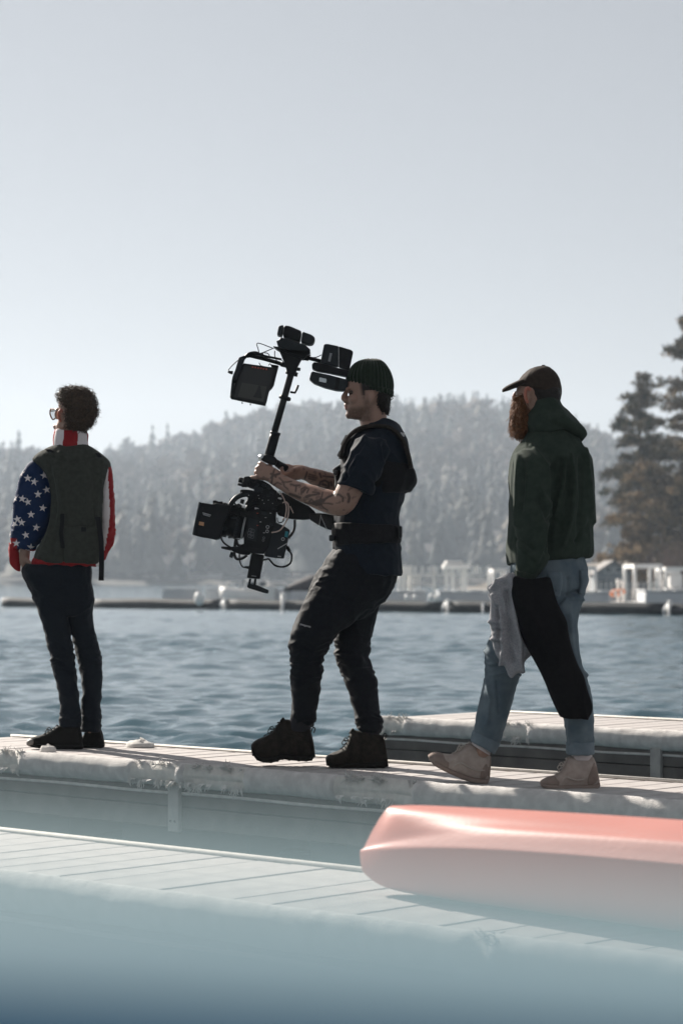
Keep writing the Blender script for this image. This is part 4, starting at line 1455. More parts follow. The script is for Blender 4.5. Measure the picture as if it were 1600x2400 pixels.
    vs = v.fuse('vest', M['vest'], e, .005, 3, strokes(lambda p: (p[0] / 4.9, 880 + p[1] / 4.9), d0, [
        (-.010, 5, [(560, 950), (600, 1200), (640, 1500), (600, 1750)]), (.008, 6, [(680, 900), (700, 1300), (690, 1600)]), (.008, 7, [(960, 1000), (1000, 1400), (960, 1700)]), (-.008, 6, [(1080, 1100), (1090, 1500)]),
        (-.008, 3, [(730, 1745), (1090, 1745)]), (-.008, 3, [(730, 1750), (730, 2160)]), (.008, 5, [(560, 1850), (450, 2080)]), (-.008, 5, [(640, 1800), (600, 2100)]), (-.008, 3, [(1090, 1500), (1110, 2100)]), (.007, 5, [(820, 1800), (880, 2100)]),
        (-.006, 2.5, [(500, 860), (640, 960), (900, 990), (1150, 920)]), (.006, 4, [(1150, 1200), (1180, 1450)])], pleats(9, 3.0, .007, 9.3, .1)))
    fl = Fig(d0).loft([(152, 1233, 222, 1236, -.128, .008), (150, 1238, 226, 1240, -.128, .010), (150, 1310, 226, 1316, -.128, .010)], pw=4).fuse('back_pocket', M['vest'], vs, .004, 2, cloth(12, 12, 8, .004, 2.2))
    def strap(nm, pts, wpx, dy):
        V, Fs = [], []
        hw = wpx / F * d0 / 2
        for x, y, z in pts:
            p = W(x, y, d0 + z)
            for sx, sy in ((-1, -.003), (1, -.003), (1, .001), (-1, .001)):
                V.append(p + Vector((sx * hw, sy, 0)))
        for i in range(len(pts) - 1):
            for k in range(4):
                Fs.append((i * 4 + k, i * 4 + (k + 1) % 4, i * 4 + 4 + (k + 1) % 4, i * 4 + 4 + k))
        Fs.append((3, 2, 1, 0)); b_ = (len(pts) - 1) * 4; Fs.append((b_, b_ + 1, b_ + 2, b_ + 3))
        return obj(nm, V, Fs, M['webbing'], vs)
    strap('hanging_strap', [(229, 1212, -.13), (234, 1240, -.135), (237, 1268, -.137), (238, 1300, -.137), (238, 1335, -.135), (237, 1361, -.133)], 12, 0)
    strap('waist_strap', [(146, 1204, -.134), (146, 1222, -.136), (143, 1250, -.137), (147, 1285, -.137)], 9, 0)
    strap('waist_strap', [(196, 1236, -.142), (196, 1246, -.143)], 11, 0)
    strap('shoulder_tab', [(112, 1053, -.09), (122, 1060, -.105)], 14, 0)
    strap('shoulder_tab', [(228, 1062, -.10), (235, 1072, -.112)], 10, 0)
    # jeans
    t = Fig(d0)
    t.loft([(60, 1322, 214, 1324, 0, .105), (50, 1340, 215, 1340, 0, .112), (63, 1371, 218, 1371, 0, .115), (78, 1400, 220, 1398, 0, .105), (92, 1425, 214, 1424, .0, .085), (108, 1445, 204, 1444, 0, .055)])
    t.loft([(76, 1398, 157, 1404, -.01, .09), (90, 1433, 159, 1436, -.015, .085), (103, 1475, 163, 1470, -.02, .076), (111, 1505, 167, 1500, -.02, .07), (121, 1550, 173, 1547, -.02, .062), (131, 1600, 181, 1600, -.02, .06), (139, 1637, 186, 1637, -.02, .057), (141, 1664, 187, 1672, -.02, .052), (143, 1702, 188, 1704, -.02, .05)])
    t.loft([(152, 1404, 221, 1398, .03, .09), (158, 1436, 217, 1430, .04, .085), (166, 1475, 220, 1468, .045, .076), (176, 1512, 228, 1512, .05, .07), (187, 1555, 237, 1555, .05, .063), (192, 1606, 239, 1606, .05, .06), (191, 1660, 236, 1660, .05, .054), (195, 1684, 235, 1688, .05, .05), (190, 1714, 234, 1716, .05, .05)])
    t.fuse('jeans', M['denim_dark'], e, .005, 8, cloth(14, 14, 16, .005, 5.7, fold=((1535, 45, .009), (1690, 26, .009), (1410, 30, .003))))
    s1, so = shoe('shoe', d0, [(64, 1736, 64, 1745, .55), (76, 1728, 75, 1751, .85), (95, 1723, 94, 1754, 1), (115, 1715, 114, 1755, 1), (130, 1704, 132, 1756, .95), (145, 1698, 148, 1757, .85), (168, 1698, 170, 1757, .85), (186, 1702, 190, 1757, .85), (192, 1728, 195, 1755, .6)], M['shoe_black'], M['shoe_black'], e, -.03, .046, sole_t=.026)
    Fig(d0).loft([(63, 1737, 63, 1746, -.03, .026), (70, 1731, 69, 1750, -.03, .040), (82, 1727, 81, 1752, -.03, .0465)], pw=2.6).fuse('toe_cap', M['rubber_toe'], s1, .004, 2)
    laces(s1, d0, [(106, 1722), (113, 1718), (120, 1713), (127, 1709), (134, 1703)], M['lace'], -.04)
    shoe('shoe', d0 + .04, [(186, 1738, 186, 1750, .7), (196, 1722, 196, 1753, .9), (205, 1706, 206, 1753, .95), (222, 1704, 222, 1753, 1), (236, 1710, 238, 1753, 1), (242, 1730, 245, 1751, .7)], M['shoe_black'], M['shoe_black'], e, .03, .048, sole_t=.026)

def empty_child(name, parent):
    return None
M['lens_glass'] = pbr('lens_glass', (0.75, 0.78, 0.8), 0.05)
M['lens_glass'].node_tree.nodes['Principled BSDF'].inputs['Transmission Weight'].default_value = .9
person_flag()

# ================================================================== person 2: camera operator
D2 = 10.26
def fingers(fg, chains, r_):
    for ch in chains:
        fg.limb([(x, y, r_ * k, z) for (x, y, z), k in zip(ch, (1.05, 1.0, .92, .8))], 9, 3)

SKIN = np.array([.31, .19, .145])
# tattoo strokes on the near forearm: (stroke half width, points), in close-up units
INK = [(12, [(500, 120), (480, 190), (470, 260), (450, 345)]), (18, [(455, 185), (480, 200), (455, 240)]), (18, [(500, 205), (570, 180)]), (16, [(495, 195), (520, 225)]),
       (8, [(570, 240), (620, 290), (640, 360), (690, 400)]), (8, [(490, 345), (540, 305), (600, 330)]), (9, [(610, 300), (680, 300), (740, 290)]), (14, [(730, 330), (790, 350), (860, 345)]), (10, [(810, 350), (800, 430)]),
       (10, [(880, 470), (880, 400), (930, 370), (985, 400), (960, 450)]), (22, [(900, 440), (930, 400)]), (24, [(950, 510), (1000, 490)]), (16, [(1030, 485), (1135, 465)]), (9, [(1040, 440), (1130, 450)]),
       (20, [(720, 470), (800, 495), (860, 520)]), (34, [(1050, 600), (1120, 570), (1190, 560)]), (16, [(1190, 560), (1260, 510), (1340, 475), (1420, 480), (1470, 520), (1465, 570)]), (9, [(1120, 560), (1165, 520), (1180, 450)]),
       (9, [(1030, 590), (990, 580), (1020, 540), (1050, 570)]), (9, [(1060, 610), (990, 600), (930, 595)]), (8, [(1180, 600), (1250, 600), (1320, 612)]), (8, [(1150, 610), (1190, 660), (1250, 700)]), (26, [(1090, 620), (1160, 610)]),
       (22, [(1540, 470), (1560, 520), (1545, 580)]),
       (12, [(960, 160), (950, 200), (930, 250)]), (8, [(990, 190), (1080, 215)]), (8, [(980, 220), (1090, 245)]), (8, [(985, 250), (1080, 272)]), (14, [(1140, 180), (1160, 230)]), (10, [(1190, 215), (1360, 235)]),
       (16, [(1130, 360), (1150, 300), (1210, 275), (1270, 310), (1270, 370), (1200, 395), (1140, 370)]), (20, [(1180, 330), (1230, 350)]), (14, [(1300, 300), (1310, 350)]), (10, [(1350, 280), (1360, 380)])]
INK = [(w_ / 8.6, [(560 + x / 6.03, 1080 + y / 6.03) for x, y in p]) for w_, p in INK]
INKB = [(w_, p, (min(q[0] for q in p) - w_ - 3, max(q[0] for q in p) + w_ + 3, min(q[1] for q in p) - w_ - 3, max(q[1] for q in p) + w_ + 3)) for w_, p in INK]
def ink_and_stubble(o):
    me = o.data
    cols = np.empty((len(me.vertices), 3))
    for i, v in enumerate(me.vertices):
        c = v.co
        px, py = to_px(c)
        k = 1.0
        if py > 1075:
            dm = 9
            if px < 850 and py < 1230:
                for w_, p, bx in INKB:
                    if bx[0] < px < bx[1] and bx[2] < py < bx[3]:
                        dm = min(dm, min(seg_dist(px, py, p[q], p[q + 1]) for q in range(len(p) - 1)) - w_)
            k = .30 + .70 * min(1, max(0, dm / 2.0 + .1)) if dm < 1.8 else 1.0
            if k > .9 and noise.noise(c * 48 + Vector((3, 1, 8))) > .36: k = .62
            cols[i] = SKIN * k + np.array([.0, .006, .010]) * (1 - k)
        else:
            jaw = max(0, min(1, (py - 950 + (px - 815) * .10) / 12)) * max(0, min(1, (878 - px) / 14)) * (1 if py < 987 else 0)
            mou = math.exp(-((px - 812) / 9) ** 2 - ((py - 945) / 3.5) ** 2)
            burn = max(0, min(1, 1 - abs(px - 858) / 10)) * max(0, min(1, (py - 930) / 12)) * (1 if py < 975 else 0)
            lip = math.exp(-((px - 811) / 6) ** 2 - ((py - 954) / 4) ** 2)
            side = max(0, min(1, (px - 840 - max(0, py - 905) * .18) / 9)) * max(0, min(1, ((884 if py < 914 else 858) - px) / 6)) * max(0, min(1, (944 - py) / 16))
            q = min(1, max(jaw * (1 - .8 * lip), mou, burn * .8)) * (.62 + .25 * noise.noise(c * 150))
            if 862 < px < 882 and 914 < py: side = 0
            side *= .5 + .5 * noise.noise(c * 110) if py > 926 else 1
            cols[i] = (SKIN * (1 - q) + np.array([.055, .032, .022]) * q) * (1 - side) + np.array([.014, .011, .010]) * side
            if lip > .4: cols[i] = np.array([.28, .14, .115])
    tint_mesh(me, cols)
    me.materials.clear(); me.materials.append(M['skin_tint'])

def person_operator():
    d0 = D2
    e = empty('person', (W(800, 1798, d0).x, d0, DECK), 'camera operator in green beanie and navy tee with tattooed arms, walking left', 'person')
    b = Fig(d0)
    # head in profile
    b.loft([(845, 850, 885, 848, 0, .04), (826, 862, 904, 860, 0, .066), (817, 880, 914, 876, 0, .076), (814, 897, 917, 894, 0, .078), (814, 910, 917, 908, 0, .077), (818, 920, 915, 921, 0, .074),
            (817, 932, 911, 934, 0, .071), (815, 943, 904, 946, 0, .067), (812, 954, 893, 958, 0, .062), (812, 966, 882, 968, 0, .054), (815, 977, 868, 978, 0, .044), (824, 982, 852, 984, 0, .030)], pw=2.3)
    b.limb([(814, 914, 4.5, 0), (808, 924, 6, 0), (805, 933, 7, 0), (810, 937, 7, 0)], 10, 3)       # nose
    b.ball(811, 949, 6, 3.6, 0, .022); b.ball(812, 957, 5.5, 3.8, 0, .021)                          # lips
    b.ball(818, 973, 9, 9, 0, .026)                                                                # chin
    b.ball(815, 911, 6, 4, -.03, .022); b.ball(815, 911, 6, 4, .03, .022)                          # brows
    b.ball(828, 935, 12, 12, -.048, .020); b.ball(828, 935, 12, 12, .048, .02)                     # cheekbones
    for s in (-1, 1):
        b.loft([(864, 917, 874, 914, s * .078, .006), (862, 926, 880, 924, s * .082, .010), (863, 938, 877, 938, s * .081, .009), (865, 948, 871, 948, s * .077, .006)], 10)
    b.loft([(838, 955, 903, 948, 0, .060), (840, 975, 904, 966, 0, .060), (846, 1000, 908, 986, 0, .064), (856, 1025, 915, 1015, 0, .06)])
    # trunk and legs under the clothes
    b.loft([(850, 1025, 915, 1015, 0, .08), (835, 1060, 935, 1060, 0, .13), (830, 1140, 925, 1140, 0, .125), (815, 1230, 908, 1230, 0, .12), (808, 1310, 905, 1310, 0, .12), (790, 1360, 890, 1370, 0, .11)])
    b.limb([(810, 1380, 36, -.07), (738, 1485, 30, -.07), (720, 1535, 25, -.06), (716, 1620, 22, -.03), (707, 1735, 17, 0)])
    b.limb([(845, 1380, 36, .07), (826, 1490, 28, .05), (829, 1555, 24, .035), (852, 1640, 21, .005), (862, 1740, 17, -.03)])
    # near arm
    b.limb([(864, 1066, 24, -.17), (842, 1108, 29, -.20), (818, 1150, 31, -.21), (800, 1180, 29, -.20), (768, 1175, 28, -.175), (730, 1161, 25, -.14), (692, 1147, 20.5, -.10), (660, 1130, 17.5, -.065), (640, 1118, 17, -.05)], 16)
    b.loft([(650, 1136, 660, 1106, -.058, .022), (636, 1132, 644, 1096, -.055, .022), (622, 1127, 630, 1090, -.050, .021), (612, 1120, 620, 1089, -.045, .019)])
    fingers(b, [[(624, 1093, -.050), (612, 1086, -.045), (608, 1088, -.015), (616, 1094, .012)],
                [(618, 1101, -.050), (605, 1096, -.044), (602, 1100, -.012), (612, 1106, .012)],
                [(616, 1110, -.048), (602, 1106, -.042), (600, 1110, -.010), (610, 1114, .010)],
                [(620, 1121, -.047), (604, 1118, -.050), (595, 1119, -.045), (589, 1118, -.036)]], 5.6)
    b.limb([(640, 1102, 6.5, -.040), (632, 1094, 6, -.012), (634, 1086, 5.4, .012), (628, 1082, 4.8, .025)], 9, 3)   # thumb
    # far arm
    b.limb([(852, 1066, 22, .17), (832, 1106, 26, .195), (812, 1136, 27, .20), (780, 1134, 26, .17), (748, 1122, 22, .13), (720, 1111, 17, .09), (702, 1105, 16, .06)], 16)
    b.loft([(712, 1090, 704, 1124, .07, .020), (698, 1089, 690, 1126, .055, .021), (684, 1090, 677, 1122, .045, .020), (672, 1092, 668, 1114, .04, .017)])
    fingers(b, [[(680, 1094, .04), (668, 1091, .035), (660, 1096, .015), (662, 1104, -.004)],
                [(678, 1103, .04), (664, 1101, .035), (657, 1106, .012), (662, 1112, -.006)],
                [(678, 1112, .04), (668, 1112, .035), (663, 1116, .012), (668, 1120, -.006)],
                [(682, 1120, .042), (674, 1121, .036), (671, 1124, .012), (676, 1126, -.004)]], 5.2)
    b.limb([(700, 1098, 6.5, .04), (686, 1102, 6, .018), (674, 1108, 5.4, .004), (668, 1110, 4.6, -.002)], 9, 3)
    body = b.fuse('body', None, e, .0042, 3)
    ink_and_stubble(body)
    for s in (-1, 1):
        p = W(822.5, 920, d0 + s * .042)
        bm = bmesh.new(); bmesh.ops.create_uvsphere(bm, u_segments=10, v_segments=8, radius=.0105, matrix=Matrix.Translation(p))
        bm_obj('eye', bm, M['eye'], e, True)
    # beanie
    h = Fig(d0)
    h.loft([(850, 843, 884, 842, 0, .035), (838, 848, 896, 847, 0, .060), (826, 857, 906, 858, 0, .077), (818, 869, 914, 871, 0, .085), (813, 880, 919, 884, 0, .088), (811, 888, 921, 898, 0, .089), (816, 895, 921, 908, 0, .0885), (830, 899, 920, 918, 0, .087), (848, 906, 919, 926, 0, .083)], n=44)
    axis = W(868, 890, d0)
    def ribs(c):
        a = math.atan2(c.y - axis.y, c.x - axis.x)
        return .0032 * math.sin(a * 34) + noise.noise(c * 30) * .002
    bn = h.fuse('beanie', M['beanie'], e, .0032, 1, ribs)
    Fig(d0).loft([(843, 899, 922, 917, 0, .088), (846, 905, 922, 923, 0, .0885), (850, 910, 920, 930, 0, .086)], pw=2.4).fuse('folded_cuff', M['beanie'], bn, .004, 1, ribs)
    # hair at the nape and sideburn
    h = Fig(d0)
    h.loft([(872, 915, 917, 925, 0, .074), (874, 935, 913, 940, 0, .070), (878, 952, 912, 956, 0, .062), (886, 966, 907, 968, 0, .050)])
    hr = h.fuse('hair', M['hair_black'], e, .004, 2, lambda c: .004 * noise.noise(c * 60))
    hair_tufts('lock', hr, M['hair_black'], hr, 350, .022, .0014, 8, None, .3, 1.4)
    # T-shirt
    t = Fig(d0)
    t.loft([(848, 1001, 913, 979, 0, .075), (836, 1010, 930, 992, 0, .105), (818, 1026, 947, 1014, 0, .150), (806, 1046, 957, 1034, 0, .178), (801, 1070, 963, 1066, 0, .186), (798, 1100, 964, 1100, 0, .184), (797, 1130, 958, 1130, 0, .176),
            (794, 1165, 946, 1162, 0, .168), (787, 1200, 938, 1200, 0, .162), (783, 1240, 935, 1240, 0, .158), (783, 1282, 938, 1278, 0, .162), (790, 1315, 942, 1320, 0, .168), (812, 1345, 942, 1350, 0, .168)])
    t.loft([(835, 1028, 905, 1030, -.165, .05), (826, 1048, 912, 1062, -.185, .068), (812, 1082, 903, 1098, -.20, .073), (800, 1110, 888, 1128, -.207, .074), (789, 1133, 872, 1160, -.21, .072)])
    t.loft([(822, 1032, 890, 1034, .16, .05), (805, 1065, 890, 1070, .185, .066), (796, 1100, 868, 1108, .20, .07), (790, 1116, 850, 1135, .205, .068)])
    t.fuse('t_shirt', M['tee'], e, .0055, 3, strokes(lambda p: (740 + p[0] / 6.03, 820 + p[1] / 6.03), d0 + .02, [
        (.012, 5, [(700, 1240), (560, 1420), (430, 1650)]), (-.012, 5, [(650, 1330), (520, 1550), (420, 1760)]), (.010, 4, [(580, 1500), (450, 1740)]), (-.010, 4, [(540, 1640), (400, 1830)]),
        (.010, 6, [(900, 1300), (960, 1600), (900, 1850)]), (-.014, 7, [(960, 1350), (1000, 1600), (860, 1900)]), (.008, 5, [(700, 1750), (800, 1900)])], pleats(12, 6, .007, 1.7, .6, .6)))
    # stabiliser harness
    hv = Fig(d0)
    hv.loft([(800, 1070, 966, 1092, 0, .178), (796, 1100, 968, 1108, 0, .182), (798, 1135, 967, 1136, 0, .178), (812, 1158, 952, 1156, 0, .165)], pw=2.6)
    hv.loft([(930, 1092, 970, 1098, 0, .11), (932, 1110, 975, 1116, 0, .12), (932, 1132, 975, 1134, 0, .12), (930, 1150, 962, 1152, 0, .10)], pw=3)
    hv.loft([(779, 1102, 806, 1080, 0, .045), (785, 1130, 806, 1130, 0, .045), (782, 1200, 802, 1200, 0, .04), (780, 1288, 800, 1288, 0, .045)], pw=3.5)
    hn = hv.fuse('harness', M['harness'], e, .005, 2, cloth(10, 10, 14, .005, 6.1))
    def band(nm, pts, wpx, th, mat=M['harness']):
        tube(nm, smooth_pts([W(x, y, d0 + z) for x, y, z in pts], 8), [wpx / F * d0] * ((len(pts) - 1) * 8 + 1), mat, hn, 10, th, None)
    for s in (-1, 1):
        V, Fs = [], []
        P = smooth_pts([W(x, y, d0 + s * z) for x, y, z in ((799, 1075, .09), (806, 1045, .10), (822, 1020, .10), (845, 1005, .098), (878, 1000, .10), (912, 1004, .105), (938, 1026, .115), (953, 1060, .125), (962, 1098, .125))], 6)
        for i, p in enumerate(P):
            tg = (P[min(i + 1, len(P) - 1)] - P[max(i - 1, 0)]).normalized()
            acr = Vector((0, 1, 0)); nrm = tg.cross(acr).normalized()
            if nrm.z < -.05 and i > 4: nrm = -nrm
            cen = W(875, 1120, d0)
            if nrm.dot(p - cen) < 0: nrm = -nrm
            for a, q in ((-1, .003), (-.8, .011), (.8, .011), (1, .003), (1, -.006), (-1, -.006)):
                V.append(p + acr * a * .036 + nrm * q)
        k = 6
        for i in range(len(P) - 1):
            for j in range(k):
                Fs.append((i * k + j, i * k + (j + 1) % k, i * k + k + (j + 1) % k, i * k + k + j))
        Fs.append(tuple(range(k))); Fs.append(tuple(reversed([(len(P) - 1) * k + j for j in range(k)])))
        obj('shoulder_strap', V, Fs, M['strap_pad'], hn, True)
    for x, y, w_, h_ in ((810, 1033, .035, .05), (799, 1064, .03, .03), (789, 1108, .03, .022)):
        box('buckle', W(x - 2, y, d0 - .06), (.018, .05, h_), M['buckle_black'], hn, Matrix.Rotation(R(28), 3, 'Y'), .004)
    Fig(d0).loft([(779, 1226, 938, 1232, 0, .170), (776, 1240, 941, 1246, 0, .174), (778, 1262, 941, 1264, 0, .174), (781, 1280, 938, 1272, 0, .170)], pw=2.5).fuse('waist_belt', M['harness'], hn, .005, 1, cloth(9, 9, 20, .003, 4))
    box('belt_buckle', W(777, 1261, d0 - .09), (.022, .05, .026), M['black_plastic'], hn, None, .004)
    box('belt_clip', W(938, 1247, d0 - .10), (.014, .06, .05), M['black_plastic'], hn, None, .004)
    box('label_patch', W(943, 1018, d0 - .115), (.020, .003, .014), M['white_print'], hn, Matrix.Rotation(R(15), 3, 'Y'))
    # trousers
    p = Fig(d0)
    p.loft([(783, 1286, 936, 1290, 0, .155), (769, 1301, 937, 1318, 0, .16), (747, 1336, 930, 1352, 0, .16), (731, 1365, 921, 1378, 0, .158), (718, 1396, 909, 1400, 0, .15), (716, 1425, 880, 1428, 0, .115), (735, 1450, 860, 1452, 0, .07)])
    p.loft([(750, 1350, 880, 1392, -.05, .07), (722, 1392, 858, 1430, -.062, .092), (704, 1428, 830, 1458, -.072, .096), (691, 1460, 800, 1480, -.075, .093), (680, 1494, 778, 1503, -.07, .086), (679, 1513, 765, 1522, -.065, .080), (684, 1535, 756, 1545, -.06, .075), (685, 1570, 753, 1572, -.05, .071), (684, 1600, 750, 1600, -.04, .068), (682, 1640, 746, 1645, -.02, .064), (681, 1669, 740, 1676, -.01, .061), (685, 1688, 732, 1700, 0, .058)])
    p.loft([(765, 1415, 890, 1424, .07, .10), (780, 1460, 876, 1466, .065, .09), (784, 1495, 867, 1500, .05, .082), (788, 1535, 861, 1545, .04, .076), (799, 1568, 870, 1568, .03, .072), (810, 1598, 882, 1602, .02, .07), (819, 1632, 886, 1642, .01, .066), (829, 1668, 890, 1680, -.01, .062), (836, 1690, 896, 1698, -.02, .060), (838, 1710, 890, 1718, -.03, .056)])
    tr = p.fuse('trousers', M['pants'], e, .005, 8, cloth(13, 13, 15, .006, 8.2, fold=((1530, 45, .008), (1580, 45, .008), (1690, 24, .009), (1350, 50, .004))))
    text_on('lettering', 'patagonia', W(715, 1468, d0 - .165), .046, tr, R(-16))
    # boots
    s, so = shoe('boot', d0, [(588, 1746, 590, 1764, .6), (598, 1736, 600, 1779, .85), (614, 1729, 614, 1786, 1), (632, 1720, 632, 1788, 1), (645, 1706, 648, 1785, .95), (655, 1692, 662, 1780, .85), (672, 1686, 680, 1782, .8), (700, 1692, 705, 1784, .8), (722, 1700, 722, 1784, .85), (731, 1725, 732, 1781, .8), (735, 1745, 738, 1770, .5)], M['boot'], M['boot_sole'], e, 0.0, .052, sole_t=.03, heel=True)
    laces(s, d0, [(622, 1726), (629, 1722), (636, 1717), (642, 1711), (648, 1704), (653, 1696)], M['lace'], -.02)
    tube('pull_loop', smooth_pts([W(729, 1716, d0), W(733, 1706, d0), W(738, 1708, d0), W(735, 1718, d0)]), .003, M['lace'], s, 6)
    Fig(d0).loft([(655, 1690, 664, 1680, 0, .022), (660, 1704, 672, 1694, 0, .03), (664, 1712, 678, 1704, 0, .03)]).fuse('tongue', M['boot'], s, .004, 1)
    d3 = d0 - .04
    s, so = shoe('boot', d3, [(763, 1776, 764, 1790, .6), (773, 1767, 775, 1799, .9), (792, 1760, 792, 1802, 1), (808, 1750, 808, 1802, 1), (817, 1732, 820, 1802, .95), (823, 1714, 832, 1802, .85), (842, 1713, 850, 1802, .8), (876, 1720, 880, 1801, .82), (898, 1726, 902, 1799, .85), (905, 1760, 909, 1794, .7)], M['boot'], M['boot_sole'], e, -.02, .052, sole_t=.03, heel=True)
    laces(s, d3, [(800, 1757), (806, 1752), (811, 1746), (815, 1738), (818, 1729), (821, 1720)], M['lace'], -.04)
    tube('pull_loop', smooth_pts([W(896, 1730, d3), W(900, 1720, d3), (W(905, 1722, d3)), W(902, 1733, d3)]), .003, M['lace'], s, 6)
    Fig(d3).loft([(818, 1716, 826, 1706, -.02, .022), (824, 1728, 836, 1716, -.02, .03)]).fuse('tongue', M['boot'], s, .004, 1)
    Fig(d0).loft([(840, 1700, 888, 1706, -.03, .05), (842, 1728, 890, 1732, -.03, .05)]).fuse('sock', M['sock_grey'], e, .005, 1)
    Fig(d0).loft([(682, 1670, 736, 1680, 0, .048), (678, 1692, 730, 1702, 0, .047), (672, 1712, 728, 1716, 0, .045)]).fuse('sock', M['sock_grey'], e, .005, 1)

def text_on(name, txt, loc, width, parent, tilt):
    cu = bpy.data.curves.new(name, 'FONT')
    cu.body = txt
    cu.size = 1.0
    cu.extrude = .01
    o = bpy.data.objects.new(name, cu)
    C.objects.link(o)
    dg = bpy.context.evaluated_depsgraph_get()
    me = bpy.data.meshes.new_from_object(o.evaluated_get(dg))
    bpy.data.objects.remove(o)
    n_ = len(me.vertices)
    co = np.empty(n_ * 3); me.vertices.foreach_get('co', co); co = co.reshape(-1, 3)
    w_ = co[:, 0].max() - co[:, 0].min()
    co[:, 0] -= (co[:, 0].max() + co[:, 0].min()) / 2
    co *= width / w_
    ca, sa = math.cos(tilt), math.sin(tilt)
    out = np.stack([loc.x + co[:, 0] * ca - co[:, 1] * sa, loc.y - co[:, 2] - .001, loc.z + co[:, 0] * sa + co[:, 1] * ca], -1)
    me.vertices.foreach_set('co', out.ravel()); me.update()
    me.materials.clear()
    return link(name, me, M['white_print'], parent)
M['skin_tint'] = pbr('skin_tint', (0.50, 0.31, 0.24), 0.5, None, 60, .15, 300, sss=.15)
_t = M['skin_tint'].node_tree
_a = _t.nodes.new('ShaderNodeAttribute'); _a.attribute_name = 'tint'
_t.links.new(_a.outputs['Color'], _t.nodes['Principled BSDF'].inputs['Base Color'])
M['stubble'] = pbr('stubble', (0.20, 0.115, 0.08), 0.7, (0.30, 0.18, 0.13), 160, .4, 300)
M['strap_pad'] = pbr('strap_pad', (0.020, 0.017, 0.015), 0.8, (0.030, 0.026, 0.023), 60, .2, 400, spec=0.12)
M['buckle_black'] = pbr('buckle_black', (0.03, 0.03, 0.032), 0.35)
M['white_print'] = pbr('white_print', (0.55, 0.55, 0.55), 0.6)
M['sock_grey'] = pbr('sock_grey', (0.03, 0.03, 0.034), 0.9, spec=0.12)
person_operator()

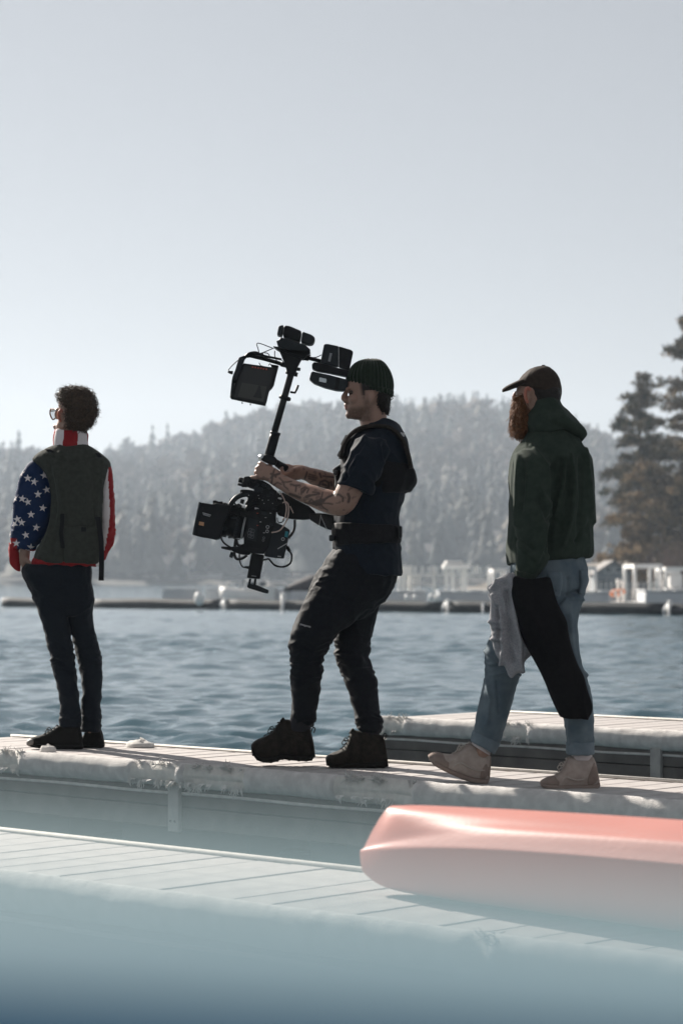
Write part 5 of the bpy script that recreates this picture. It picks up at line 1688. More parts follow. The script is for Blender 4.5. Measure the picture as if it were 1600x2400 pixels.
# ================================================================== person 3: green hoodie
D3 = 9.30
def person_hoodie():
    d0 = D3
    e = empty('person', (W(1250, 1846, d0).x, d0, DECK), 'bearded man in brown cap, green hoodie and light jeans walking left', 'person')
    b = Fig(d0)
    b.loft([(1245, 866, 1285, 862, 0, .045), (1226, 882, 1304, 880, 0, .072), (1214, 900, 1312, 900, 0, .08), (1209, 915, 1313, 915, 0, .08), (1208, 930, 1310, 932, 0, .077), (1209, 945, 1300, 948, 0, .07), (1212, 960, 1285, 965, 0, .062), (1220, 972, 1270, 975, 0, .045)])
    b.limb([(1209, 918, 4, .045), (1203, 930, 5, .055), (1206, 937, 5, .05)], 8, 3)
    b.ball(1236, 928, 7, 17, -.076, .014)
    b.loft([(1238, 945, 1302, 945, .0, .064), (1246, 975, 1304, 972, 0, .062), (1254, 1010, 1312, 1005, 0, .06)])
    b.loft([(1255, 1020, 1325, 1020, 0, .07), (1238, 1070, 1350, 1070, 0, .12), (1232, 1180, 1350, 1180, 0, .12), (1228, 1290, 1345, 1290, 0, .115), (1230, 1380, 1335, 1380, 0, .105)])
    b.limb([(1250, 1085, 26, -.13), (1250, 1170, 25, -.18), (1246, 1260, 21, -.195), (1232, 1335, 16, -.195), (1227, 1356, 14, -.195)])
    b.limb([(1243, 1090, 26, .13), (1232, 1180, 22, .185), (1220, 1260, 18, .19), (1212, 1300, 13, .18)])
    # near hand closed on the cloth: palm, four fingers and thumb
    b.loft([(1210, 1352, 1243, 1358, -.19, .022), (1209, 1366, 1242, 1370, -.19, .024), (1212, 1380, 1240, 1384, -.19, .022)])
    fingers(b, [[(1214 + i * 8, 1380 + i, -.20), (1212 + i * 8, 1392 + i, -.205), (1214 + i * 8, 1398 + i, -.185), (1218 + i * 8, 1390 + i, -.17)] for i in range(4)], 5.4)
    b.limb([(1212, 1362, 6.5, -.175), (1204, 1374, 6, -.165), (1206, 1384, 5.2, -.165)], 9, 3)
    b.limb([(1240, 1400, 36, .06), (1183, 1540, 28, .09), (1172, 1590, 25, .1), (1155, 1670, 22, .1), (1130, 1765, 17, .1)])
    b.limb([(1305, 1400, 38, -.06), (1315, 1540, 29, -.085), (1338, 1600, 27, -.08), (1354, 1680, 23, -.08), (1361, 1785, 18, -.08)])
    b.fuse('body', M['skin'], e, .005, 3)
    tube('ear', smooth_pts([W(1242, 914, d0 - .084), W(1236, 909, d0 - .09), (W(1231, 916, d0 - .092)), W(1231, 930, d0 - .09), W(1236, 944, d0 - .082)]), .0065, M['ear_skin'], e, 8)
    # hair and beard
    hr = Fig(d0).loft([(1228, 903, 1313, 912, 0, .084), (1240, 922, 1313, 928, 0, .092), (1247, 936, 1310, 942, 0, .091), (1252, 952, 1300, 956, 0, .086)], pw=3.4).fuse('hair', M['hair_black'], e, .005, 2, lambda c: .003 * noise.noise(c * 60))
    bd = Fig(d0).loft([(1212, 936, 1231, 922, .0, .062), (1207, 948, 1235, 945, .0, .067), (1203, 962, 1238, 962, 0, .064), (1200, 982, 1237, 984, 0, .056), (1200, 1002, 1235, 1003, 0, .046), (1205, 1014, 1229, 1015, 0, .034), (1212, 1021, 1222, 1021, 0, .02)])
    bd = bd.fuse('beard', M['beard_red'], e, .004, 2, lambda c: .008 * ridged(Vector((c.x * 48, c.y * 48, c.z * 13))) - .003 + .003 * noise.noise(c * 90))
    hair_tufts('whisker', bd, M['beard_red'], bd, 1500, .028, .0013, 2, None, .55, 1.8)
    # cap
    c_ = Fig(d0)
    c_.loft([(1262, 858, 1284, 858, 0, .03), (1243, 864, 1294, 866, 0, .058), (1230, 873, 1304, 878, 0, .078), (1220, 884, 1311, 891, 0, .088), (1212, 897, 1315, 908, 0, .091), (1214, 905, 1316, 920, 0, .091), (1224, 910, 1315, 929, 0, .089)], n=30)
    cp = c_.fuse('cap', M['cap'], e, .0042, 2, lambda c: .0030 * noise.noise(c * 22) + .0012 * noise.noise(c * 60))
    Fig(d0).loft([(1176, 912, 1177, 919, .0, .02), (1182, 907, 1185, 917, 0, .050), (1193, 901, 1197, 913, 0, .068), (1206, 895, 1210, 908, 0, .080), (1221, 888, 1226, 904, 0, .086)], pw=2.6).fuse('brim', M['cap'], cp, .0035, 1)
    tube('button', [W(1273, 858, d0), W(1273, 855, d0)], [.009, .006], M['cap'], cp, 8)
    tube('strap', smooth_pts([W(1288, 918, d0 - .072), W(1300, 905, d0 - .062), W(1314, 912, d0 - .02)]), .003, M['webbing'], cp, 6)
    # hoodie
    h = Fig(d0)
    h.loft([(1240, 1005, 1350, 1006, 0, .10), (1228, 1030, 1362, 1038, 0, .14), (1208, 1054, 1381, 1060, 0, .165), (1198, 1080, 1391, 1080, 0, .175), (1193, 1118, 1391, 1118, 0, .172), (1194, 1185, 1389, 1185, 0, .166), (1191, 1240, 1387, 1241, 0, .164), (1187, 1280, 1389, 1286, 0, .166), (1188, 1308, 1389, 1296, 0, .164), (1190, 1324, 1384, 1304, 0, .156)])
    h.loft([(1222, 1056, 1275, 1050, -.11, .05), (1204, 1084, 1292, 1080, -.145, .070), (1201, 1118, 1300, 1122, -.165, .076), (1206, 1160, 1297, 1170, -.18, .076), (1208, 1210, 1292, 1220, -.19, .076), (1209, 1255, 1288, 1262, -.195, .072), (1207, 1298, 1284, 1306, -.195, .066), (1205, 1326, 1264, 1340, -.195, .056), (1207, 1342, 1250, 1356, -.195, .046), (1208, 1354, 1246, 1364, -.195, .044)])
    h.loft([(1206, 1056, 1280, 1050, .12, .06), (1196, 1090, 1290, 1090, .16, .078), (1193, 1180, 1270, 1180, .19, .074), (1186, 1262, 1252, 1262, .19, .062), (1188, 1316, 1232, 1316, .18, .046)])
    hd = h.fuse('hoodie', M['hoodie'], e, .0058, 3, strokes(lambda p: (1098 + p[0] / 4.014, 820 + p[1] / 4.014), d0 + .02, [
        (.012, 5.5, [(900, 1010), (885, 1250), (800, 1560)]), (.014, 6, [(955, 990), (990, 1250), (965, 1550), (890, 1830)]), (.012, 5.5, [(1085, 950), (1130, 1250), (1155, 1620)]), (.010, 6, [(1000, 1750), (1080, 1600)]),
        (-.014, 7, [(1050, 1020), (1060, 1400), (1010, 1800)]), (-.012, 6, [(860, 1050), (845, 1180), (790, 1400)]), (-.010, 6, [(935, 1100), (930, 1400), (860, 1700)]),
        (.010, 5, [(600, 900), (740, 1090), (770, 1330), (745, 1480)]), (-.018, 6, [(800, 1100), (775, 1420), (770, 1600), (740, 1900)]), (.011, 5, [(660, 1290), (730, 1440), (760, 1550)]), (-.012, 5, [(650, 1400), (740, 1600)]),
        (.010, 5, [(760, 1640), (700, 1850), (640, 1990)]), (.012, 5, [(470, 1000), (455, 1250), (455, 1650)]), (-.010, 5, [(520, 1050), (500, 1500)]), (.008, 5, [(480, 1850), (620, 1960)]), (-.010, 5, [(460, 1780), (600, 1880)])],
        pleats(9, 2.0, .008, 2.9, .30, .5)))
    k = Fig(d0)
    k.loft([(1247, 944, 1307, 931, 0, .092), (1238, 962, 1319, 950, 0, .102), (1233, 984, 1336, 972, 0, .110), (1232, 1004, 1350, 992, 0, .117), (1234, 1018, 1358, 1008, 0, .117)], pw=2.9)
    k.loft([(1246, 1008, 1264, 962, 0, .10), (1285, 1014, 1312, 952, 0, .128), (1322, 1028, 1346, 980, 0, .122), (1346, 1037, 1366, 1003, 0, .10), (1358, 1038, 1371, 1018, 0, .07)])
    k.fuse('hood', M['hoodie'], hd, .005, 3, cloth(9, 9, 13, .009, 7.7))
    Fig(d0).loft([(1205, 1336, 1258, 1350, -.195, .058), (1206, 1350, 1250, 1362, -.195, .052), (1208, 1358, 1246, 1368, -.195, .05)]).fuse('cuff', M['hoodie'], hd, .004, 1, lambda c: .0016 * math.sin(c.x * 900))
    # jeans
    t = Fig(d0)
    t.loft([(1200, 1306, 1368, 1300, 0, .15), (1196, 1335, 1376, 1332, 0, .157), (1198, 1364, 1378, 1362, 0, .158), (1204, 1398, 1365, 1402, 0, .15), (1214, 1430, 1357, 1432, 0, .13)])
    t.loft([(1190, 1395, 1285, 1400, .06, .105), (1170, 1445, 1262, 1458, .075, .1), (1150, 1490, 1240, 1505, .085, .094), (1138, 1520, 1226, 1535, .09, .088), (1135, 1556, 1217, 1570, .095, .082), (1138, 1584, 1213, 1596, .1, .077), (1128, 1625, 1203, 1632, .1, .073), (1118, 1665, 1190, 1682, .1, .069), (1110, 1706, 1174, 1732, .1, .065), (1106, 1730, 1160, 1758, .1, .062)])
    t.loft([(1244, 1372, 1366, 1374, -.04, .09), (1250, 1404, 1361, 1406, -.055, .1), (1256, 1440, 1356, 1440, -.075, .1), (1264, 1490, 1355, 1490, -.085, .092), (1272, 1530, 1357, 1530, -.085, .088), (1286, 1572, 1367, 1572, -.085, .082), (1302, 1620, 1384, 1622, -.08, .078), (1318, 1668, 1390, 1670, -.08, .073), (1326, 1715, 1390, 1716, -.08, .068), (1329, 1755, 1391, 1757, -.08, .066)])
    jn = t.fuse('jeans', M['denim_light'], e, .0052, 3, strokes(lambda p: (980 + p[0] / 3.484, 1240 + p[1] / 3.484), d0 + .5, [
        (.010, 4, [(555, 1000), (640, 1090)]), (.009, 4, [(620, 1200), (720, 1160), (820, 1190)]), (-.009, 4, [(600, 1130), (700, 1110)]), (.008, 4, [(560, 1230), (590, 1400), (560, 1600)]), (-.007, 4, [(640, 1250), (660, 1500)]),
        (-.012, 4, [(1110, 640), (1210, 540), (1330, 500)]), (.010, 4, [(1200, 560), (1330, 572)]), (-.008, 4, [(1215, 400), (1225, 560)]), (.007, 4, [(1100, 380), (1130, 560)]), (.008, 5, [(1240, 700), (1260, 1000), (1330, 1250)]), (.009, 4, [(1270, 1120), (1360, 1200)]), (-.009, 4, [(1260, 1180), (1350, 1270)]), (.008, 4, [(1240, 1560), (1240, 1760)])],
        cloth(12, 12, 11, .004, 4.4, .0008, fold=((1400, 30, .004), (1575, 40, .004), (1720, 30, .003)))))
    Fig(d0).loft([(1108, 1712, 1172, 1742, .1, .068), (1102, 1734, 1160, 1764, .1, .069), (1104, 1738, 1158, 1768, .1, .064)], pw=2.3).fuse('turn_up', M['denim_cuff'], jn, .004, 1, cloth(12, 12, 10, .003, 1))
    Fig(d0).loft([(1325, 1738, 1392, 1739, -.08, .071), (1325, 1764, 1393, 1766, -.08, .071), (1328, 1768, 1391, 1769, -.08, .067)], pw=2.3).fuse('turn_up', M['denim_cuff'], jn, .004, 1, cloth(12, 12, 10, .003, 2))
    for rows, lb in (([(1282, 1342, 1316, 1340, -.150, .012), (1283, 1372, 1318, 1368, -.152, .013), (1296, 1400, 1312, 1398, -.145, .012)], 1), ([(1354, 1336, 1374, 1338, -.085, .05), (1356, 1366, 1378, 1362, -.085, .05), (1352, 1392, 1366, 1392, -.08, .045)], 2)):
        Fig(d0).loft(rows, pw=4).fuse('back_pocket', M['denim_cuff'], jn, .004, 1)
    # socks and shoes
    Fig(d0).loft([(1108, 1728, 1150, 1750, .1, .045), (1104, 1744, 1148, 1772, .1, .046)]).fuse('sock', M['sock'], e, .005, 1)
    Fig(d0).loft([(1340, 1752, 1386, 1752, -.08, .046), (1338, 1782, 1388, 1782, -.08, .048)]).fuse('sock', M['sock'], e, .005, 1)
    d1 = d0 + .12
    s, so = shoe('shoe', d1, [(1003, 1769, 1008, 1783, .6), (1016, 1763, 1014, 1792, .85), (1034, 1766, 1030, 1802, 1), (1055, 1768, 1050, 1812, 1), (1074, 1757, 1070, 1821, .98), (1090, 1746, 1086, 1828, .9), (1106, 1742, 1104, 1834, .85), (1128, 1756, 1124, 1837, .85), (1147, 1769, 1138, 1838, .85), (1149, 1795, 1144, 1833, .7)], M['suede'], M['gum'], e, 0, .05, sole_t=.024)
    laces(s, d1, [(1062, 1768), (1070, 1763), (1078, 1757), (1085, 1752), (1092, 1747), (1099, 1743)], M['lace_pale'], -.02)
    Fig(d1).loft([(1002, 1770, 1006, 1783, 0, .034), (1016, 1762, 1013, 1790, 0, .046), (1036, 1766, 1032, 1799, 0, .0525), (1052, 1778, 1049, 1806, 0, .0525)], pw=2.6).fuse('toe_cap', M['suede_dark'], s, .004, 1)
    Fig(d1).loft([(1126, 1800, 1122, 1832, 0, .0455), (1138, 1772, 1132, 1834, 0, .046), (1150, 1771, 1146, 1833, 0, .040)], pw=2.4).fuse('heel_panel', M['suede_dark'], s, .004, 1)
    stripe(s, d1 - .046, [(1060, 1800), (1072, 1790), (1086, 1791), (1100, 1800), (1118, 1806), (1136, 1806)])
    d2 = d0 - .09
    s, so = shoe('shoe', d2, [(1266, 1832, 1267, 1843, .6), (1278, 1825, 1278, 1849, .88), (1296, 1819, 1296, 1851, 1), (1312, 1809, 1312, 1852, 1), (1323, 1790, 1326, 1852, .95), (1330, 1774, 1338, 1852, .85), (1350, 1773, 1356, 1852, .82), (1375, 1773, 1382, 1852, .85), (1391, 1776, 1397, 1850, .85), (1398, 1806, 1405, 1843, .7)], M['suede'], M['gum'], e, 0, .05, sole_t=.024)
    laces(s, d2, [(1304, 1816), (1310, 1810), (1315, 1803), (1320, 1796), (1324, 1788), (1328, 1780)], M['lace_pale'], -.02)
    Fig(d2).loft([(1266, 1831, 1267, 1841, 0, .034), (1280, 1823, 1280, 1844, 0, .048), (1298, 1818, 1298, 1845, 0, .0525), (1308, 1822, 1308, 1845, 0, .0525)], pw=2.6).fuse('toe_cap', M['suede_dark'], s, .004, 1)
    Fig(d2).loft([(1374, 1815, 1374, 1846, 0, .0465), (1388, 1776, 1386, 1847, 0, .047), (1396, 1790, 1402, 1842, 0, .040)], pw=2.4).fuse('heel_panel', M['suede_dark'], s, .004, 1)
    stripe(s, d2 - .046, [(1318, 1832), (1326, 1822), (1338, 1826), (1352, 1829), (1370, 1827)])

def stripe(parent, d, pts):
    tube('side_stripe', [W(x, y, d - .003 * math.sin(i)) for i, (x, y) in enumerate(pts)], .0035, M['lace_pale'], parent, 6, None, None, True)
person_hoodie()

def held_jacket():
    d0 = D3
    e = empty('held_jacket', W(1226, 1375, d0 - .20), 'grey and black sweatshirt hanging from the hoodie man\'s hand', 'jacket')
    g = Fig(d0)
    g.loft([(1200, 1352, 1214, 1346, -.17, .04), (1168, 1362, 1226, 1362, -.17, .05), (1152, 1388, 1240, 1384, -.17, .055), (1152, 1440, 1246, 1430, -.165, .05), (1153, 1498, 1248, 1480, -.16, .045), (1160, 1532, 1246, 1515, -.155, .042), (1180, 1558, 1234, 1545, -.155, .036), (1188, 1574, 1220, 1572, -.155, .025), (1193, 1584, 1199, 1586, -.155, .012)], n=30)
    g.fuse('grey_body', M['grey_cloth'], e, .0042, 2, strokes(lambda p: (980 + p[0] / 3.484, 1240 + p[1] / 3.484), d0 + .5, [
        (.022, 5, [(600, 500), (690, 430), (780, 395)]), (.020, 5, [(615, 540), (680, 720), (695, 980), (690, 1090)]), (-.020, 6, [(640, 640), (650, 820), (660, 980)]), (.018, 6, [(755, 440), (790, 700), (825, 950), (830, 1140)]),
        (-.016, 6, [(720, 520), (745, 800), (760, 1080)]), (.014, 4, [(612, 760), (660, 760)]), (.014, 4, [(615, 900), (690, 900)]), (-.012, 4, [(620, 830), (690, 830)])], pleats(19, 3.0, .010, 6.6, .25, .6)))
    k = Fig(d0)
    k.loft([(1206, 1354, 1262, 1360, -.225, .035), (1205, 1366, 1290, 1352, -.225, .045), (1204, 1412, 1304, 1412, -.22, .05), (1214, 1468, 1320, 1466, -.215, .05), (1236, 1522, 1337, 1520, -.21, .05), (1264, 1582, 1358, 1576, -.205, .048), (1288, 1640, 1380, 1630, -.2, .045), (1300, 1668, 1388, 1656, -.2, .042), (1310, 1684, 1384, 1676, -.2, .034), (1330, 1686, 1368, 1688, -.2, .022)], n=30)
    k.fuse('black_sleeve', M['black_cloth'], e, .005, 2, pleats(12, 3, .014, 3.6, .3, .6))
held_jacket()

# ------------------------------------------------------------------ the stabilised camera rig
M['rig_black'] = pbr('rig_black', (0.005, 0.006, 0.007), 0.5, (0.009, 0.010, 0.012), 30, .15, 200, spec=.18)
M['rig_grey'] = pbr('rig_grey', (0.013, 0.017, 0.020), 0.5, (0.019, 0.023, 0.027), 30, .15, 200, spec=.2)
M['rig_carbon'] = pbr('rig_carbon', (0.008, 0.009, 0.010), 0.35, spec=.3)
M['rig_metal'] = pbr('rig_metal', (0.55, 0.55, 0.55), 0.3, metal=.9)
M['cable'] = pbr('cable', (0.010, 0.010, 0.011), 0.45)
M['cable_pale'] = pbr('cable_pale', (0.50, 0.38, 0.33), 0.5)
M['screen'] = pbr('screen_glass', (0.016, 0.017, 0.018), 0.12)
M['screen_pale'] = pbr('screen_pale', (0.045, 0.046, 0.042), 0.25)
M['led_red'] = pbr('led_red', (0.30, 0.05, 0.03), 0.4)
M['sticker_orange'] = pbr('sticker_orange', (0.50, 0.27, 0.14), 0.6)
M['sticker_teal'] = pbr('sticker_teal', (0.03, 0.20, 0.24), 0.6)
M['sticker_white'] = pbr('sticker_white', (0.62, 0.66, 0.68), 0.5)
M['ring_pale'] = pbr('ring_pale', (0.34, 0.34, 0.34), 0.4)

def rig():
    d0 = D2
    e = empty('camera_rig', W(634, 1079, d0), 'black handheld cinema camera stabiliser with monitor, batteries and cables held by the operator', 'camera rig')
    T = lambda z: (440 + z[0] / 3.92, 740 + z[1] / 3.92)       # upper close-up grid
    L = lambda z: (440 + z[0] / 3.92, 1060 + z[1] / 3.92)      # lower close-up grid
    def prism(nm, pts, dy, hd, mat, parent=e, conv=T, bevel=.003, seg=2):
        P = [conv(p) for p in pts]
        bm = bmesh.new()
        fr = [bm.verts.new(W(x, y, d0 + dy) + Vector((0, -hd, 0))) for x, y in P]
        bk = [bm.verts.new(W(x, y, d0 + dy) + Vector((0, hd, 0))) for x, y in P]
        bm.faces.new(fr); bm.faces.new(list(reversed(bk)))
        n = len(P)
        for i in range(n):
            bm.faces.new((fr[i], bk[i], bk[(i + 1) % n], fr[(i + 1) % n]))
        bmesh.ops.recalc_face_normals(bm, faces=bm.faces)
        if bevel:
            bmesh.ops.bevel(bm, geom=list(bm.edges), offset=bevel, segments=seg, affect='EDGES', profile=.5, clamp_overlap=True)
        return bm_obj(nm, bm, mat, parent)
    def rod(nm, pts, rad, mat, parent=e, conv=T, dy=0.0, n=10, curve=False):
        P = []
        for p in pts:
            x, y = conv(p[:2]); P.append(W(x, y, d0 + dy + (p[2] if len(p) > 2 else 0)))
        return tube(nm, P, rad, mat, parent, n, None, None, curve)
    def ringz(nm, c, r, th, mat, parent, conv=L, dy=0.0):
        x, y = conv(c); p = W(x, y, d0 + dy)
        return tube(nm, [p + Vector((math.cos(a) * r, 0, math.sin(a) * r)) for a in np.linspace(0, 6.283, 17)], th, mat, parent, 6)
    # centre post
    po = rod('centre_post', [(958, 500), (945, 545), (868, 818), (790, 1090)], .0145, M['rig_carbon'], n=18)
    rod('post_sleeve', [(803, 1080), (790, 1130), (760, 1240), (742, 1312)], [.0205, .0215, .0215, .0205], M['rig_black'], po, n=18)
    rod('sleeve_rim', [(807, 1068), (801, 1092)], .0225, M['rig_grey'], po, n=18)
    rod('clamp_collar', [(896, 738), (886, 772)], .0235, M['rig_black'], po, n=16)
    rod('clamp_collar', [(960, 510), (950, 545)], .026, M['rig_black'], po, n=16)
    rod('clamp_knob', [(840, 742), (858, 748)], .006, M['rig_black'], po)
    rod('clamp_knob', [(925, 765), (945, 770)], .006, M['rig_black'], po)
    rod('lever', [(940, 700), (985, 706), (1002, 672), (1014, 636)], .0052, M['rig_black'], po)
    rod('lever_knob', [(1000, 488), (1034, 493)], [.008, .007], M['rig_grey'], po)
    # gimbal and handle
    gm = prism('gimbal', [(690, 1292), (722, 1272), (806, 1300), (826, 1330), (810, 1370), (760, 1370), (700, 1340), (668, 1325)], 0, .034, M['rig_black'], bevel=.006)
    rod('gimbal_ring', [(664, 1300, -.01), (690, 1302, -.02), (712, 1308, -.02)], [.013, .015, .013], M['rig_metal'], gm, n=14)
    rod('grip_handle', [(790, 1335, .0), (840, 1370, .02), (890, 1400, .035), (935, 1425, .05)], [.013, .016, .018, .016], M['rig_black'], gm, n=12)
    # head unit on the top
    hd = prism('head_mount', [(835, 312), (1062, 372), (1035, 420), (1008, 470), (985, 552), (915, 535), (890, 440)], 0, .030, M['rig_black'], bevel=.004)
    prism('mount_plate', [(785, 286), (830, 292), (1090, 368), (1125, 352), (1112, 336), (1075, 395), (1060, 404), (830, 320)], 0, .045, M['rig_black'], hd, bevel=.002)
    prism('gyro_base', [(815, 238), (842, 230), (855, 205), (1080, 275), (1128, 318), (1116, 352), (1060, 352), (832, 296)], 0, .045, M['rig_grey'], hd, bevel=.004)
    prism('gyro_motor', [(820, 182), (836, 104), (852, 95), (882, 92), (866, 194)], 0, .040, M['rig_grey'], hd, bevel=.006)
    prism('gyro_battery', [(872, 196), (888, 96), (930, 98), (1048, 148), (1030, 250)], 0, .046, M['rig_black'], hd, bevel=.008)
    prism('gyro_cap', [(1038, 250), (1054, 150), (1140, 182), (1168, 205), (1168, 232), (1148, 268), (1110, 272)], 0, .043, M['rig_grey'], hd, bevel=.010)
    # right arm with batteries
    rod('battery_arm', [(1035, 368), (1120, 390), (1225, 418)], .0085, M['rig_black'])
    rod('battery_arm', [(1040, 390), (1110, 402)], .006, M['rig_black'])
    b1 = prism('battery', [(1250, 272), (1262, 264), (1290, 264), (1385, 285), (1385, 470), (1216, 442)], 0, .034, M['rig_grey'], bevel=.005)
    prism('battery_half', [(1386, 284), (1500, 318), (1518, 335), (1516, 352), (1482, 505), (1386, 472)], 0, .032, M['rig_black'], b1, bevel=.006)
    prism('print_mark', [(1304, 340), (1326, 344), (1308, 422), (1287, 416)], -.0355, .001, M['print_dim'], b1, bevel=0)
    rod('latch_pin', [(1392, 296), (1394, 304)], .004, M['rig_metal'], b1)
    pl = prism('battery_plate', [(1140, 452), (1160, 430), (1215, 438), (1300, 462), (1482, 512), (1470, 566), (1300, 530), (1190, 512), (1142, 490)], 0, .036, M['rig_black'], bevel=.004)
    b2 = prism('battery', [(1116, 588), (1134, 522), (1150, 516), (1192, 526), (1300, 548), (1466, 592), (1472, 628), (1466, 662), (1430, 694), (1365, 690), (1255, 662), (1160, 626)], 0, .036, M['rig_grey'], bevel=.008)
    prism('dark_band', [(1362, 566), (1400, 575), (1385, 692), (1345, 686)], 0, .0375, M['rig_black'], b2, bevel=.003)
    prism('display_window', [(1208, 572), (1214, 566), (1268, 578), (1274, 586), (1270, 614), (1262, 614), (1206, 602)], -.038, .0015, M['sticker_white'], b2, bevel=0)
    # left arm, monitor and yoke
    rod('monitor_arm', [(905, 458), (830, 432), (700, 395), (560, 362), (528, 372)], .0085, M['rig_black'])
    rod('monitor_arm', [(860, 400), (720, 372), (640, 352), (575, 348)], .005, M['rig_black'], dy=-.02)
    rod('arm_joint', [(560, 345), (572, 378)], .012, M['rig_black'])
    rod('arm_joint', [(672, 340), (690, 400)], .010, M['rig_black'])
    rod('arm_joint', [(890, 430), (880, 470)], .016, M['rig_black'])
    mo = prism('monitor', [(515, 438), (815, 482), (822, 500), (806, 572), (790, 640), (770, 672), (748, 690), (712, 828), (395, 764), (392, 742), (440, 620), (486, 490)], .0, .022, M['rig_black'], bevel=.004)
    prism('screen', [(524, 452), (792, 494), (722, 806), (418, 748), (470, 600)], -.0235, .0015, M['screen'], mo, bevel=0)
    prism('screen_reflection', [(498, 612), (726, 650), (694, 792), (458, 742)], -.0262, .0008, M['screen_pale'], mo, bevel=0)  # reflection on the glass drawn as a paler panel
    prism('screen_figure', [(632, 690), (650, 640), (668, 642), (672, 690), (680, 760), (600, 745)], -.0278, .0006, M['screen'], mo, bevel=0)
    for i in range(6):
        x = 590 + i * 25
        prism('status_mark', [(x, 462 + i * 4), (x + 16, 464 + i * 4), (x + 13, 478 + i * 4), (x - 3, 476 + i * 4)], -.0262, .0008, M['led_red'], mo, bevel=0)
    prism('yoke', [(470, 386), (480, 384), (528, 394), (522, 404), (495, 480), (440, 620), (432, 640), (400, 762), (388, 752), (404, 600), (412, 560), (440, 488)], 0, .016, M['rig_grey'], mo, bevel=.003)
    prism('yoke_bar', [(470, 384), (545, 356), (600, 352), (602, 372), (548, 378), (526, 398)], 0, .014, M['rig_black'], mo, bevel=.003)
    prism('yoke', [(760, 446), (836, 458), (806, 575), (792, 560)], 0, .014, M['rig_black'], mo, bevel=.003)
    rod('yoke_knob', [(428, 592, -.016), (428, 592, -.028)], .011, M['rig_black'], mo)
    for x in (500, 575):
        rod('foot_pin', [(x, 790 + (x - 500) * .2), (x, 808 + (x - 500) * .2)], .0025, M['rig_black'], mo, n=6)
    rod('antenna_plug', [(370, 512), (392, 520), (414, 522)], [.005, .007, .008], M['rig_black'], mo)
    # upper cables
    for pts in (((372, 500), (395, 470), (430, 435), (465, 405)), ((655, 340), (645, 300), (634, 265), (645, 250), (690, 262), (740, 282), (790, 300)), ((655, 382), (665, 350), (720, 325), (780, 300)),
                ((800, 320), (798, 360), (810, 400), (830, 420)), ((700, 340), (735, 345), (755, 380), (750, 395)), ((655, 430), (668, 455), (690, 462)), ((740, 455), (755, 440), (765, 452)),
                ((1140, 382), (1180, 380), (1228, 358)), ((840, 405), (860, 405), (878, 425))):
        rod('cable', pts, .0022, M['cable'], curve=True, n=6)
    rod('cable', [(530, 372), (560, 345), (620, 335), (670, 355), (740, 400), (800, 425)], .005, M['cable'], curve=True, n=7, dy=-.02)
    # ---- camera below the gimbal
    cb = prism('camera_body', [(560, 560), (600, 540), (640, 522), (806, 556), (812, 640), (784, 720), (740, 880), (700, 935), (590, 928), (524, 886), (518, 800), (540, 680)], 0, .060, M['rig_black'], conv=L, bevel=.003)
    prism('side_panel', [(565, 600), (650, 618), (628, 820), (545, 800)], -.0615, .002, M['rig_grey'], cb, conv=L, bevel=.001)
    for c, r in (((577, 716), .008), ((596, 722), .008), ((566, 742), .008), ((589, 752), .008), ((570, 768), .008), ((590, 775), .008)):
        ringz('vent_ring', c, r, .0014, M['rig_metal_dim'], cb, dy=-.065)
    for c, r, m_ in (((733, 686), .0062, 'ring_pale'), ((729, 726), .0058, 'ring_pale'), ((699, 786), .0042, 'rig_metal_dim'), ((693, 810), .0042, 'rig_metal_dim')):
        ringz('port', c, r, .0019, M[m_], cb, dy=-.064)
    for c in ((640, 672), (700, 740), (668, 640), (715, 600), (760, 560), (640, 560)):
        x, y = L(c); box('button', W(x, y, d0 - .063), (.008, .004, .004), M['ring_pale'] if c[0] != 640 else M['led_red'], cb, None, .001)
    mo_ = prism('rear_module', [(800, 640), (880, 676), (938, 712), (930, 760), (882, 978), (800, 972), (706, 958), (728, 830)], 0, .052, M['rig_grey'], conv=L, bevel=.005)
    prism('sticker', [(896, 724), (924, 730), (916, 782), (888, 776)], -.0535, .001, M['sticker_teal'], mo_, conv=L, bevel=0)
    ringz('port', (874, 798), .006, .0018, M['ring_pale'], mo_, dy=-.054)
    prism('edge_strip', [(822, 884), (908, 834), (912, 842), (826, 892)], -.0535, .001, M['ring_pale'], mo_, conv=L, bevel=0)
    prism('print_mark', [(826, 950), (858, 954), (856, 964), (824, 960)], -.0535, .001, M['ring_pale'], mo_, conv=L, bevel=0)
    # lens and matte box: turned bodies along the optical axis
    def turned(nm, axis0, axis1, profile, mat, parent):
        a, b = L(axis0), L(axis1)
        p0, p1 = W(a[0], a[1], d0), W(b[0], b[1], d0)
        pts = [p0.lerp(p1, t) for t, r in profile]
        return tube(nm, pts, [r for t, r in profile], mat, parent, 24)
    ln = turned('lens', (545, 700), (310, 655), [(0, .040), (.08, .041), (.10, .046), (.3, .046), (.32, .052), (.55, .052), (.57, .047), (.72, .047), (.74, .055), (1, .055)], M['rig_black'], e)
    turned('mount_ring', (524, 696), (504, 692), [(0, .0475), (1, .0475)], M['ring_pale'], ln)
    turned('focus_ring', (470, 686), (440, 680), [(0, .0545), (1, .0545)], M['rig_grey'], ln)
    for k in range(18):
        an = 6.283 * k / 18
        a = L((455, 683)); p = W(a[0], a[1], d0) + Vector((.0, math.cos(an) * .0545, math.sin(an) * .0545))
        box('gear_tooth', p, (.022, .004, .004), M['rig_black'], ln, Matrix.Rotation(R(11), 3, 'Y'))
    mb = prism('matte_box', [(116, 464), (240, 482), (268, 470), (330, 486), (402, 492), (372, 600), (338, 650), (318, 745), (300, 792), (256, 806), (225, 798), (130, 782), (52, 762)], 0, .075, M['rig_black'], conv=L, bevel=.004)
